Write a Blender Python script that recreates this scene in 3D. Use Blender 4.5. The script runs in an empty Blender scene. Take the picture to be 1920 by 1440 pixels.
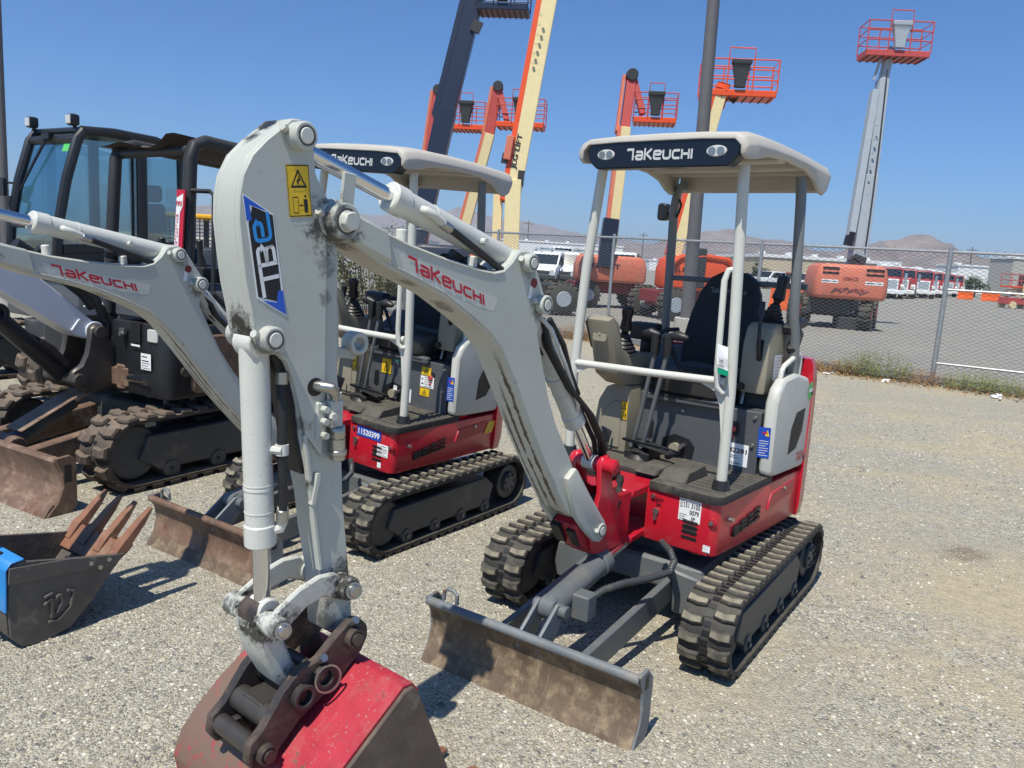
import bpy, bmesh, math, random
from mathutils import Vector, Matrix, noise as mnoise
R = math.radians
S = bpy.context.scene
COL = S.collection
random.seed(7)

# ------------------------------------------------------------------ camera
CAM_H = 1.75; F_PX = 1480.0
_p = R(9.22); _r = R(3.6)
_fw = Vector((0, math.cos(_p), -math.sin(_p)))
_up = Vector((0, math.sin(_p), math.cos(_p)))
_rt = Vector((1, 0, 0))
CR = _rt*math.cos(_r) + _up*math.sin(_r)
CU = -_rt*math.sin(_r) + _up*math.cos(_r)
cam_d = bpy.data.cameras.new('camera'); cam = bpy.data.objects.new('camera', cam_d); COL.objects.link(cam)
cam_d.sensor_width = 36; cam_d.lens = F_PX/1920*36; cam_d.clip_start = .05; cam_d.clip_end = 20000
m = Matrix((CR, CU, -_fw)).transposed().to_4x4(); m.translation = (0, 0, CAM_H)
cam.matrix_world = m
S.camera = cam

# ------------------------------------------------------------------ sky and sun
SUN = Vector((-.26, -.49, 1)).normalized()
w = bpy.data.worlds.new('World'); S.world = w; w.use_nodes = True
nt = w.node_tree; bg = nt.nodes['Background']
sky = nt.nodes.new('ShaderNodeTexSky'); sky.sky_type = 'NISHITA'; sky.sun_disc = False
sky.sun_elevation = math.asin(SUN.z); sky.sun_rotation = math.atan2(SUN.x, SUN.y)
sky.altitude = 400; sky.air_density = 1.0; sky.dust_density = 1.0; sky.ozone_density = 8.0
tint = nt.nodes.new('ShaderNodeMix'); tint.data_type = 'RGBA'; tint.blend_type = 'MULTIPLY'; tint.inputs[0].default_value = 1; tint.inputs[7].default_value = (.44, .79, 1.06, 1)
nt.links.new(sky.outputs[0], tint.inputs[6]); nt.links.new(tint.outputs[2], bg.inputs[0]); bg.inputs[1].default_value = .112
sd = bpy.data.lights.new('sun', 'SUN'); sd.energy = 5.0; sd.angle = R(.53); sd.color = (1, .95, .84)
so = bpy.data.objects.new('sun', sd); COL.objects.link(so)
so.rotation_euler = SUN.to_track_quat('Z', 'Y').to_euler(); so.location = (-10, -20, 40)
vs = S.view_settings; vs.view_transform = 'Standard'; vs.look = 'None'; vs.exposure = 0.17; vs.gamma = 1; vs.use_curve_mapping = False

# ------------------------------------------------------------------ materials
def mat(name, col, rough=.5, metal=0.0, spec=.5, var=.0, vscale=6, dirt=None, dirt_amt=0.0, dscale=3.0, rust=None, rust_amt=0.0,
        rscale=9.0, bump=0.0, bscale=60, dust=None, dust_amt=0.0, spots=None, spotcol=(.012, .009, .007), alpha=1.0, coat=0.0, streak=False, stripes=None, chips=0.0, scr=0.0, scrcol=(.42, .36, .28)):
    M = bpy.data.materials.new(name); M.use_nodes = True
    n = M.node_tree.nodes; l = M.node_tree.links; b = n['Principled BSDF']
    b.inputs['Roughness'].default_value = rough; b.inputs['Metallic'].default_value = metal
    b.inputs['Specular IOR Level'].default_value = spec
    if coat: b.inputs['Coat Weight'].default_value = coat; b.inputs['Coat Roughness'].default_value = .1
    tc = n.new('ShaderNodeTexCoord')
    vec = tc.outputs['Object']
    if streak:
        mp = n.new('ShaderNodeMapping'); mp.inputs['Scale'].default_value = (1, 1, .25); l.new(vec, mp.inputs[0]); vec = mp.outputs[0]
    def noise(sc, det=5, ro=.6, off=0):
        t = n.new('ShaderNodeTexNoise'); t.inputs['Scale'].default_value = sc; t.inputs['Detail'].default_value = det
        t.inputs['Roughness'].default_value = ro
        if off:
            mp = n.new('ShaderNodeMapping'); mp.inputs['Location'].default_value = (off, off*.7, -off); l.new(vec, mp.inputs[0]); l.new(mp.outputs[0], t.inputs[0])
        else: l.new(vec, t.inputs[0])
        return t.outputs[0]
    def ramp(x, a, bb, o0=0.0, o1=1.0):
        r = n.new('ShaderNodeMapRange'); r.clamp = True
        r.inputs[1].default_value = a; r.inputs[2].default_value = bb; r.inputs[3].default_value = o0; r.inputs[4].default_value = o1
        l.new(x, r.inputs[0]); return r.outputs[0]
    def mix(f, A, B):
        x = n.new('ShaderNodeMix'); x.data_type = 'RGBA'
        if isinstance(f, float): x.inputs[0].default_value = f
        else: l.new(f, x.inputs[0])
        for s, v in ((6, A), (7, B)):
            if isinstance(v, tuple): x.inputs[s].default_value = (*v[:3], 1)
            else: l.new(v, x.inputs[s])
        return x.outputs[2]
    def math_(op, a, bb):
        x = n.new('ShaderNodeMath'); x.operation = op
        for i, v in ((0, a), (1, bb)):
            if isinstance(v, (int, float)): x.inputs[i].default_value = v
            else: l.new(v, x.inputs[i])
        return x.outputs[0]
    c = tuple(col)
    if var: c = mix(ramp(noise(vscale), .3, .7), tuple(max(0, x*(1-var)) for x in col), tuple(min(1, x*(1+var)) for x in col))
    rg = None
    if dirt and dirt_amt:
        f = ramp(noise(dscale, 8, .68, 3.1), .62-dirt_amt*.4, .80-dirt_amt*.25); f = math_('MULTIPLY', f, min(1, .45+dirt_amt)); c = mix(f, c, dirt); rg = f
    if rust and rust_amt:
        f = ramp(noise(rscale, 9, .72, 7.7), .68-rust_amt*.4, .72-rust_amt*.36)
        rc = mix(ramp(noise(rscale*4, 4, .6, 1.7), .35, .65), tuple(x*.55 for x in rust), rust)
        c = mix(f, c, rc); rg = f if rg is None else math_('MAXIMUM', rg, f)
    if dust and dust_amt:
        g = n.new('ShaderNodeNewGeometry'); sx = n.new('ShaderNodeSeparateXYZ'); l.new(g.outputs['Normal'], sx.inputs[0])
        f = math_('MULTIPLY', ramp(sx.outputs[2], -.1, .9), ramp(noise(14, 6, .65, 5.3), .25, .65, .35, 1.0)); f = math_('MULTIPLY', f, dust_amt)
        c = mix(f, c, dust); rg = f if rg is None else math_('MAXIMUM', rg, f)
    if chips:
        f = ramp(noise(38, 6, .72, 11.3), .74-chips*.3, .75-chips*.3); f = math_('MULTIPLY', f, ramp(noise(3.2, 3, .6, 4.4), .42, .60)); c = mix(f, c, (.06, .045, .035))
        f = ramp(noise(90, 3, .6, 2.3), .70-chips*.2, .72-chips*.2); c = mix(math_('MULTIPLY', f, .5), c, (.30, .28, .24))
    if scr:
        mp = n.new('ShaderNodeMapping'); mp.inputs['Scale'].default_value = (3.5, 150, 3.5); l.new(tc.outputs['Object'], mp.inputs[0])
        t = n.new('ShaderNodeTexNoise'); t.inputs['Scale'].default_value = 1.0; t.inputs['Detail'].default_value = 5; t.inputs['Roughness'].default_value = .7; l.new(mp.outputs[0], t.inputs[0])
        f = math_('MULTIPLY', ramp(t.outputs[0], .60, .68), ramp(noise(6, 4, .6, 8.8), .42, .58, .15, 1.0)); c = mix(math_('MULTIPLY', f, scr), c, scrcol)
        f = math_('MULTIPLY', ramp(t.outputs[0], .40, .33), ramp(noise(5, 4, .6, 1.9), .45, .6)); c = mix(math_('MULTIPLY', f, scr*.8), c, (.05, .035, .025))
    for sp in (spots or []):
        d = n.new('ShaderNodeVectorMath'); d.operation = 'DISTANCE'; l.new(tc.outputs['Object'], d.inputs[0]); d.inputs[1].default_value = sp[:3]
        t = math_('ADD', d.outputs['Value'], math_('MULTIPLY', math_('SUBTRACT', noise(30, 8, .78), .5), sp[3]*3.0))
        c = mix(ramp(t, sp[3]*.45, sp[3]*.95, sp[4] if len(sp) > 4 else .9, 0.0), c, spotcol)
    for y0, hw_, z0_, z1_ in (stripes or []):
        sy_ = n.new('ShaderNodeSeparateXYZ'); l.new(tc.outputs['Object'], sy_.inputs[0])
        dd = math_('ABSOLUTE', math_('SUBTRACT', sy_.outputs[1], y0), 0); dd = math_('ADD', dd, math_('MULTIPLY', math_('SUBTRACT', noise(16, 7, .75, y0*50+2), .5), hw_*5))
        f = math_('MULTIPLY', ramp(dd, hw_*.7, hw_*1.0, 1, 0), math_('MULTIPLY', ramp(sy_.outputs[2], z0_, z0_+.06), ramp(sy_.outputs[2], z1_, z1_-.12)))
        c = mix(f, c, mix(ramp(noise(40, 5, .7), .35, .65), (.03, .018, .012), (.115, .072, .045)))
    if isinstance(c, tuple): b.inputs['Base Color'].default_value = (*c[:3], 1)
    else: l.new(c, b.inputs['Base Color'])
    if rg is not None: l.new(ramp(rg, 0, 1, rough, min(1, max(rough, .75))), b.inputs['Roughness'])
    if bump:
        bp = n.new('ShaderNodeBump'); bp.inputs['Strength'].default_value = bump; bp.inputs['Distance'].default_value = .01
        l.new(noise(bscale, 4), bp.inputs['Height']); l.new(bp.outputs[0], b.inputs['Normal'])
    if alpha < 1:
        b.inputs['Alpha'].default_value = alpha
    return M

DUST = (.36, .31, .22)
MT = {}
def defm(k, *a, **kw): MT[k] = mat(k, *a, **kw)
GREASE = (.014, .010, .008)
defm('machine_white', (.58, .58, .52), .42, var=.05, vscale=4, dirt=(.40, .37, .30), dirt_amt=.12, dscale=5, bump=.04, bscale=140)
defm('boom_white', (.475, .485, .43), .40, chips=.18, var=.06, vscale=3, dirt=(.36, .33, .27), dirt_amt=.10, dscale=4, rust=(.085, .05, .03), rust_amt=.025, rscale=5, bump=.05, bscale=120,
     stripes=[(.032, .010, .70, 1.42), (-.01, .008, .70, 1.30), (-.045, .006, .66, 1.2)], spots=[(2.3, .08, 1.80, .085, .85), (2.25, .0, 1.76, .06, .8), (1.06, .0, .68, .045, .8), (1.43, .075, 1.70, .045, .5), (1.36, .075, 1.55, .05, .65), (1.345, .0, 1.47, .05, .85), (1.8, .0, 1.57, .05, .6), (1.98, .01, 1.645, .04, .6)])
defm('arm_white', (.475, .485, .43), .42, chips=.18, var=.05, vscale=3, dirt=(.34, .31, .26), dirt_amt=.08, dscale=4, bump=.05, bscale=120,
     spots=[(2.33, .07, 1.80, .095, .85), (2.575, 0.02, 1.53, .06, .98), (2.56, .0, 1.48, .055, .95), (2.47, -.01, 2.05, .05, .97), (2.52, -.01, 2.01, .035, .9), (2.34, .07, 1.70, .05, .5), (2.345, .06, 1.60, .03, .5), (2.235, .07, .74, .095, .85), (2.53, .075, 1.475, .055, .65), (2.38, .06, 1.07, .02, .9), (2.405, .06, 1.25, .03, .6), (2.30, .06, .62, .05, .6)])
defm('cylinder_white', (.60, .60, .54), .32, chips=.20, var=.04, dirt=(.30, .25, .19), dirt_amt=.08, dscale=9, rust=(.07, .04, .025), rust_amt=.035, rscale=26)
defm('link_white', (.50, .505, .45), .45, chips=.35, var=.05, dirt=(.24, .20, .15), dirt_amt=.2, dscale=9, spots=[(2.5, .0, .70, .09, .97), (2.47, .06, .69, .07, .85), (2.26, .10, .735, .085, .93), (2.545, .05, .66, .06, .85), (2.40, .05, .46, .075, .85), (2.51, .12, .69, .05, .7), (2.51, -.1, .69, .06, .75)], bump=.05)
defm('red_paint', (.50, .012, .028), .28, var=.08, vscale=3, dirt=(.30, .16, .12), dirt_amt=.12, dscale=5, coat=.3)
defm('dark_red_paint', (.40, .012, .024), .35, var=.1, dirt=(.22, .12, .09), dirt_amt=.2)
defm('bucket_red', (.40, .022, .04), .55, scr=.55, scrcol=(.50, .22, .19), chips=.30, var=.15, vscale=9, dirt=(.34, .10, .09), dirt_amt=.26, dscale=9, rust=(.16, .09, .07), rust_amt=.10, rscale=14, bump=.1, bscale=50,
     spots=[(2.60, -.1, .10, .30, .97), (2.5, -.32, .24, .24, .95), (2.40, -.24, .33, .17, .85), (2.5, -.05, .26, .17, .85)], spotcol=(.16, .105, .075))
defm('bucket_grey', (.095, .085, .075), .6, scr=.5, var=.2, dirt=(.20, .16, .12), dirt_amt=.25, dscale=8, rust=(.15, .075, .045), rust_amt=.12, rscale=7, bump=.15, bscale=70)
defm('bucket_brown', (.105, .075, .057), .62, scr=.4, var=.2, dirt=(.22, .17, .12), dirt_amt=.25, dscale=5, rust=(.17, .075, .04), rust_amt=.12, rscale=6, bump=.15, bscale=70)
defm('tooth_rust', (.22, .10, .055), .6, var=.25, vscale=12, dirt=(.34, .26, .18), dirt_amt=.25, dscale=9, bump=.2, bscale=50)
defm('coupler_black', (.034, .029, .028), .5, var=.25, dirt=(.15, .10, .07), dirt_amt=.38, dscale=7, rust=(.13, .065, .04), rust_amt=.14, rscale=12, bump=.2, bscale=60)
defm('blade_grey', (.15, .165, .175), .5, var=.15, dirt=(.30, .25, .18), dirt_amt=.28, dscale=9, rust=(.25, .11, .055), rust_amt=.20, rscale=9, bump=.12, bscale=60)
defm('blade_face', (.125, .085, .055), .62, scr=.75, var=.28, vscale=7, dirt=(.33, .25, .155), dirt_amt=.36, dscale=16, rust=(.115, .07, .045), rust_amt=.22, rscale=5, bump=.15, bscale=40)
defm('blade_rusty', (.15, .088, .058), .62, scr=.6, var=.28, vscale=7, dirt=(.33, .24, .165), dirt_amt=.30, dscale=9, rust=(.17, .075, .042), rust_amt=.24, rscale=5, bump=.15, bscale=40)
defm('frame_grey', (.115, .125, .128), .5, var=.1, dirt=(.22, .19, .14), dirt_amt=.18, dscale=6, bump=.06)
defm('frame_dark', (.045, .049, .052), .5, var=.12, dirt=(.20, .175, .13), dirt_amt=.22, dscale=5, bump=.06)
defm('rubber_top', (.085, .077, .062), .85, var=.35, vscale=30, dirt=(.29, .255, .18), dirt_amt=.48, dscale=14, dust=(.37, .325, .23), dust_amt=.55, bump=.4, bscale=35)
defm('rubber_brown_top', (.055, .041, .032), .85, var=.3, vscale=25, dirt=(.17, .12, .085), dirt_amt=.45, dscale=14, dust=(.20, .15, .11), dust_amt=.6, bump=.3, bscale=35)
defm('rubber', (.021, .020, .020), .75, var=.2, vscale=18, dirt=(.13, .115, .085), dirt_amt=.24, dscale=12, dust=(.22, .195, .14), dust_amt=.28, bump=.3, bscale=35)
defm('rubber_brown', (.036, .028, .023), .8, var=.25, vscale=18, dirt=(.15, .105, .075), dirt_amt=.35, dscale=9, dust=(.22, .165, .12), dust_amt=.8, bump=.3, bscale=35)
defm('mat_black', (.022, .022, .023), .72, var=.15, dirt=(.20, .175, .13), dirt_amt=.22, dscale=6, dust=(.26, .23, .17), dust_amt=.35, bump=.1)
defm('plastic_black', (.013, .013, .015), .42, var=.1, dust=(.2, .18, .14), dust_amt=.10)
defm('hose_black', (.014, .014, .015), .5, dirt=(.10, .09, .07), dirt_amt=.2)
defm('panel_grey', (.078, .084, .092), .48, var=.06, dirt=(.14, .125, .10), dirt_amt=.12, dscale=5, bump=.05, bscale=200)
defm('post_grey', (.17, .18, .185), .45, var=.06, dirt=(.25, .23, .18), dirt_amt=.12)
defm('cover_grey', (.50, .50, .455), .42, var=.05, dirt=(.36, .33, .27), dirt_amt=.15, dscale=6)
defm('console_tan', (.275, .25, .185), .55, var=.05, dirt=(.13, .115, .08), dirt_amt=.12, bump=.06, bscale=300)
defm('seat_black', (.010, .011, .014), .7, var=.15, dust=(.12, .11, .09), dust_amt=.12, bump=.15, bscale=200)
defm('seat_vinyl', (.022, .021, .020), .45, var=.1, dust=(.16, .14, .11), dust_amt=.3)
defm('navy', (.006, .009, .018), .3)
defm('chrome', (.70, .70, .71), .2, metal=1)
defm('steel', (.42, .41, .38), .35, metal=.9, var=.1, dirt=(.2, .16, .11), dirt_amt=.15)
defm('steel_dark', (.10, .09, .08), .45, metal=.6, var=.2, dirt=(.15, .10, .07), dirt_amt=.25)
defm('galv', (.34, .35, .36), .45, metal=.55, var=.12, vscale=9, dirt=(.22, .2, .16), dirt_amt=.1)
defm('wire', (.17, .175, .18), .5, metal=.5)
defm('lamp_glass', (.55, .55, .52), .1, spec=.8)
defm('sticker_white', (.80, .80, .79), .4); defm('sticker_yellow', (.78, .50, .015), .4); defm('sticker_blue', (.012, .07, .42), .4)
defm('sticker_green', (.10, .50, .12), .5); defm('ink_black', (.01, .01, .011), .5); defm('ink_red', (.52, .012, .04), .4)
defm('ink_white', (.78, .78, .77), .4); defm('ink_blue', (.015, .10, .55), .35); defm('ink_cyan', (.02, .28, .70), .35); defm('tag_green', (.0, .33, .17), .5)
defm('blue_paint', (.03, .23, .58), .45, var=.1, dirt=(.14, .12, .1), dirt_amt=.2, dscale=5, rust=(.12, .08, .06), rust_amt=.05)
defm('canopy_plastic', (.47, .44, .39), .55, var=.04, dirt=(.40, .37, .30), dirt_amt=.15, dscale=6, dust=(.52, .47, .38), dust_amt=.25)
defm('black_rops', (.018, .019, .021), .5, var=.2, dust=(.16, .14, .11), dust_amt=.25, dirt=(.08, .07, .06), dirt_amt=.15)
defm('cab_black', (.012, .014, .017), .38, var=.1, dust=(.2, .17, .13), dust_amt=.12)
defm('canvas_brown', (.055, .042, .034), .8, var=.25, dust=(.2, .16, .12), dust_amt=.3)
defm('foam_orange', (.46, .24, .05), .8, var=.2)
defm('boom_pearl', (.66, .67, .70), .35, var=.04, dirt=(.35, .33, .3), dirt_amt=.1)
defm('jlg_orange', (.72, .085, .018), .4, var=.06); defm('jlg_cream', (.72, .60, .32), .45, var=.05)
defm('faded_orange', (.62, .17, .10), .55, var=.08, dirt=(.55, .25, .16), dirt_amt=.25); defm('lift_red', (.48, .075, .065), .5, var=.1)
defm('lift_navy', (.012, .02, .045), .4, var=.1); defm('lift_grey', (.36, .40, .43), .45, var=.06, dirt=(.25, .25, .24), dirt_amt=.15)
defm('tyre', (.045, .042, .036), .85, var=.2, dust=(.25, .22, .16), dust_amt=.4); defm('chassis_dark', (.03, .034, .036), .6, var=.1)
defm('chassis_maroon', (.20, .02, .025), .55, var=.1); defm('van_white', (.75, .76, .76), .3); defm('van_yellow', (.72, .36, .012), .35)
defm('truck_red', (.36, .035, .04), .45); defm('glass_dark', (.012, .016, .02), .08, spec=.8); defm('barrier_orange', (.82, .13, .02), .55, var=.05)
defm('concrete', (.42, .40, .36), .85, var=.1, vscale=3); defm('wall_tan', (.52, .43, .30), .85, var=.05, vscale=.4); defm('wall_white', (.72, .72, .70), .8, var=.04, vscale=.3)
defm('pole_grey', (.115, .11, .112), .5, var=.08); defm('litter', (.74, .74, .72), .7)
defm('leaf_dry', (.30, .17, .075), .85, var=.3, vscale=30); defm('weed', (.20, .21, .075), .8, var=.35, vscale=9); defm('leaf_green', (.055, .085, .035), .8, var=.4, vscale=2)
defm('leaf_grey', (.12, .125, .07), .8, var=.35, vscale=7); defm('bark', (.11, .085, .06), .9, var=.2); defm('bloom_red', (.5, .05, .02), .8)
defm('pallet_wood', (.28, .19, .11), .9, var=.2)
for k in ('weed', 'leaf_green', 'leaf_grey', 'leaf_dry'):
    MT[k].node_tree.nodes['Principled BSDF'].inputs['Specular IOR Level'].default_value = .2
def glass_mat(name, tint, alpha):
    M = bpy.data.materials.new(name); M.use_nodes = True; n = M.node_tree.nodes; l = M.node_tree.links
    n.remove(n['Principled BSDF']); out = n['Material Output']
    t = n.new('ShaderNodeBsdfTransparent'); t.inputs[0].default_value = (*tint, 1)
    g = n.new('ShaderNodeBsdfGlossy'); g.inputs['Roughness'].default_value = .03; g.inputs[0].default_value = (.9, .95, 1, 1)
    x = n.new('ShaderNodeMixShader'); x.inputs[0].default_value = alpha
    l.new(t.outputs[0], x.inputs[1]); l.new(g.outputs[0], x.inputs[2]); l.new(x.outputs[0], out.inputs[0]); MT[name] = M
glass_mat('cab_glass', (.68, .80, .82), .17)

# ------------------------------------------------------------------ mesh helpers
Z = Vector((0, 0, 1))
class MB:
    def __init__(s): s.v = []; s.f = []; s.mi = []; s.cur = 0
    def add(s, vs, fs):
        o = len(s.v); s.v += [tuple(x) for x in vs]
        for f in fs: s.f.append([i+o for i in f]); s.mi.append(s.cur)
        return s
    def box(s, x0, x1, y0, y1, z0, z1):
        return s.add([(x, y, z) for x in (x0, x1) for y in (y0, y1) for z in (z0, z1)],
                     [(0, 1, 3, 2), (4, 6, 7, 5), (0, 4, 5, 1), (2, 3, 7, 6), (0, 2, 6, 4), (1, 5, 7, 3)])
    def bar(s, p0, p1, a, b, up=Z, a2=None, b2=None):
        p0, p1 = Vector(p0), Vector(p1); d = (p1-p0).normalized(); sd_ = d.cross(Vector(up))
        if sd_.length < 1e-4: sd_ = d.cross(Vector((1, 0, 0)))
        sd_.normalize(); u = sd_.cross(d); V = []
        for p, A, B in ((p0, a, b), (p1, a2 or a, b2 or b)):
            V += [p+sd_*A/2*i+u*B/2*j for i, j in ((-1, -1), (1, -1), (1, 1), (-1, 1))]
        return s.add(V, [(3, 2, 1, 0), (4, 5, 6, 7), (0, 1, 5, 4), (1, 2, 6, 5), (2, 3, 7, 6), (3, 0, 4, 7)])
    def cyl(s, p0, p1, r, r2=None, n=16, cap=True):
        return s.tube([p0, p1], [r, r if r2 is None else r2], n, cap)
    def tube(s, pts, r, n=8, cap=True):
        pts = [Vector(p) for p in pts]; k = len(pts); rr = r if isinstance(r, (list, tuple)) else [r]*k
        d = [(pts[min(i+1, k-1)]-pts[max(i-1, 0)]).normalized() for i in range(k)]
        u = d[0].orthogonal().normalized(); V = []
        for i in range(k):
            if i: u = (u-d[i]*u.dot(d[i])).normalized()
            b = d[i].cross(u)
            V += [pts[i]+(u*math.cos(t)+b*math.sin(t))*rr[i] for t in (2*math.pi*j/n for j in range(n))]
        F = [(i*n+j, i*n+(j+1) % n, (i+1)*n+(j+1) % n, (i+1)*n+j) for i in range(k-1) for j in range(n)]
        if cap: F += [tuple(range(n-1, -1, -1)), tuple(range((k-1)*n, k*n))]
        return s.add(V, F)
    def ring(s, c, ax, r0, r1, h, n=20):
        c = Vector(c); ax = Vector(ax).normalized(); u = ax.orthogonal().normalized(); b = ax.cross(u); V = []
        for rr, t in ((r0, -h/2), (r1, -h/2), (r1, h/2), (r0, h/2)):
            V += [c+ax*t+(u*math.cos(a)+b*math.sin(a))*rr for a in (2*math.pi*j/n for j in range(n))]
        return s.add(V, [(q*n+j, q*n+(j+1) % n, ((q+1) % 4)*n+(j+1) % n, ((q+1) % 4)*n+j) for q in range(4) for j in range(n)])
    def prism(s, poly, fn, a, b):
        n = len(poly); V = [fn(p[0], p[1], a) for p in poly]+[fn(p[0], p[1], b) for p in poly]
        return s.add(V, [tuple(range(n-1, -1, -1)), tuple(range(n, 2*n))]+[(i, (i+1) % n, n+(i+1) % n, n+i) for i in range(n)])
    def py(s, poly, a, b): return s.prism(poly, lambda u, v, t: (u, t, v), a, b)      # (x,z) outline, extruded in y
    def px(s, poly, a, b): return s.prism(poly, lambda u, v, t: (t, u, v), a, b)      # (y,z) outline, extruded in x
    def pz(s, poly, a, b): return s.prism(poly, lambda u, v, t: (u, v, t), a, b)      # (x,y) outline, extruded in z
    def loft(s, rings, cap=True):
        n = len(rings[0]); V = [p for r in rings for p in r]
        F = [(i*n+j, i*n+(j+1) % n, (i+1)*n+(j+1) % n, (i+1)*n+j) for i in range(len(rings)-1) for j in range(n)]
        if cap: F += [tuple(range(n-1, -1, -1)), tuple(range((len(rings)-1)*n, len(rings)*n))]
        return s.add(V, F)
    def sheet(s, pts, a, b, th, pln='y'):       # polyline in (x,z) swept between y=a..b with thickness th
        k = len(pts); off = []
        for i in range(k):
            q0 = Vector(pts[max(i-1, 0)]); q1 = Vector(pts[min(i+1, k-1)]); d = (q1-q0).normalized()
            off.append((pts[i][0]-d.y*th, pts[i][1]+d.x*th))
        return s.py(list(pts)+off[::-1], a, b) if pln == 'y' else s.pz(list(pts)+off[::-1], a, b)
    def ball(s, c, r, n=8, sq=(1, 1, 1)):
        V = []; m_ = n//2+1
        for i in range(m_+1):
            a = math.pi*i/m_
            V += [(c[0]+r*sq[0]*math.sin(a)*math.cos(t), c[1]+r*sq[1]*math.sin(a)*math.sin(t), c[2]+r*sq[2]*math.cos(a)) for t in (2*math.pi*j/n for j in range(n))]
        return s.add(V, [(i*n+j, (i+1)*n+j, (i+1)*n+(j+1) % n, i*n+(j+1) % n) for i in range(m_) for j in range(n)])
    def mesh(s, name, mats, bevel=0, seg=1, smooth=35, recalc=True):
        bm = bmesh.new(); vv = [bm.verts.new(p) for p in s.v]
        for f, mi_ in zip(s.f, s.mi):
            try: q = bm.faces.new([vv[i] for i in f]); q.material_index = mi_
            except ValueError: pass
        if recalc:
            bmesh.ops.remove_doubles(bm, verts=bm.verts, dist=1e-5); bmesh.ops.recalc_face_normals(bm, faces=bm.faces)
        if bevel:
            es = [e for e in bm.edges if len(e.link_faces) == 2 and e.calc_face_angle(0) > R(30)]
            bmesh.ops.bevel(bm, geom=es, offset=bevel, segments=seg, affect='EDGES', clamp_overlap=True, profile=.6)
        me = bpy.data.meshes.new(name); bm.to_mesh(me); bm.free()
        for q in (mats if isinstance(mats, (list, tuple)) else [mats]): me.materials.append(MT[q])
        if smooth:
            me.shade_smooth(); me.set_sharp_from_angle(angle=R(smooth))
        return me
    def build(s, name, mats, parent=None, M=None, **kw):
        return obj(name, s.mesh(name, mats, **kw), parent, M)

def obj(name, me, parent=None, M=None):
    o = bpy.data.objects.new(name, me); COL.objects.link(o)
    if parent: o.parent = parent
    if M is not None: o.matrix_local = M
    return o
def tag(o, label, cat, group=None):
    o['label'] = label; o['category'] = cat
    if group: o['group'] = group
    return o
def thing(name, label, cat, loc=(0, 0, 0), rz=0, group=None):
    o = bpy.data.objects.new(name, None); COL.objects.link(o); o.location = loc; o.rotation_euler = (0, 0, rz); o.empty_display_size = .2
    return tag(o, label, cat, group)
def struct(o, kind='structure'): o['kind'] = kind; return o
def circ(cx, cz, r, a0, a1, n): return [(cx+r*math.cos(R(a0+(a1-a0)*i/n)), cz+r*math.sin(R(a0+(a1-a0)*i/n))) for i in range(n+1)]
def rrect(x0, x1, y0, y1, r, n=4):
    return circ(x1-r, y1-r, r, 0, 90, n)+circ(x0+r, y1-r, r, 90, 180, n)+circ(x0+r, y0+r, r, 180, 270, n)+circ(x1-r, y0+r, r, 270, 360, n)
def at(px, py, Y):                 # point at depth Y (metres north of the camera) seen at a photo position
    d = _fw+CR*((px-960)/F_PX)+CU*((720-py)/F_PX); t = Y/d.y
    return Vector((0, 0, CAM_H))+d*t

# lettering ---------------------------------------------------------------
_tcache = {}
def text_geo(txt, bold=0.0):
    if (txt, bold) in _tcache: return _tcache[(txt, bold)]
    cu = bpy.data.curves.new('t', 'FONT'); cu.body = txt; cu.offset = bold; cu.resolution_u = 3
    ob = bpy.data.objects.new('t', cu); COL.objects.link(ob)
    dg = bpy.context.evaluated_depsgraph_get(); me = bpy.data.meshes.new_from_object(ob.evaluated_get(dg))
    V = [tuple(v.co) for v in me.vertices]; F = [tuple(p.vertices) for p in me.polygons]
    bpy.data.objects.remove(ob); bpy.data.curves.remove(cu); bpy.data.meshes.remove(me)
    xs = [v[0] for v in V]; ys = [v[1] for v in V]
    x0, x1, y0, y1 = min(xs), max(xs), min(ys), max(ys)
    V = [((v[0]-x0)/(x1-x0), (v[1]-y0)/(y1-y0)) for v in V]
    _tcache[(txt, bold)] = (V, F); return V, F
def put_text(mb, txt, o, eu, ev, bold=.012):      # o = lower left corner, eu = full width vector, ev = full height vector
    V, F = text_geo(txt, bold); o, eu, ev = Vector(o), Vector(eu), Vector(ev)
    mb.add([o+eu*v[0]+ev*v[1] for v in V], F)
def stroke(mb, pts, wd, o, eu, ev, closed=False):   # flat ribbon along a 2D polyline
    pts = [Vector(p) for p in pts]; k = len(pts); L_, R_ = [], []
    for i in range(k):
        a = pts[i-1] if (i or closed) else None; b = pts[(i+1) % k] if (i < k-1 or closed) else None
        d0 = (pts[i]-a).normalized() if a is not None else None; d1 = (b-pts[i]).normalized() if b is not None else None
        if d0 is None: n_ = Vector((-d1.y, d1.x)); sc = 1
        elif d1 is None: n_ = Vector((-d0.y, d0.x)); sc = 1
        else:
            n_ = (Vector((-d0.y, d0.x))+Vector((-d1.y, d1.x))).normalized(); sc = 1/max(.4, n_.dot(Vector((-d0.y, d0.x))))
        L_.append(pts[i]+n_*wd/2*sc); R_.append(pts[i]-n_*wd/2*sc)
    o, eu, ev = Vector(o), Vector(eu), Vector(ev)
    q = lambda p: o+eu*p.x+ev*p.y
    mb.add([q(p) for p in L_]+[q(p) for p in R_], [(i, (i+1) % k, k+(i+1) % k, k+i) for i in range(k if closed else k-1)])
def arcp(pts, r=.18, n=3):        # round the inner corners of a polyline
    out = [pts[0]]
    for i in range(1, len(pts)-1):
        p = Vector(pts[i]); a = (Vector(pts[i-1])-p); b = (Vector(pts[i+1])-p); ra = min(r, a.length*.5, b.length*.5)
        A = p+a.normalized()*ra; B = p+b.normalized()*ra
        for t in range(n+1):
            u = t/n; out.append(tuple(A*(1-u)**2+p*2*u*(1-u)+B*u*u))
    return out+[pts[-1]]
W_ = .205
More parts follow.
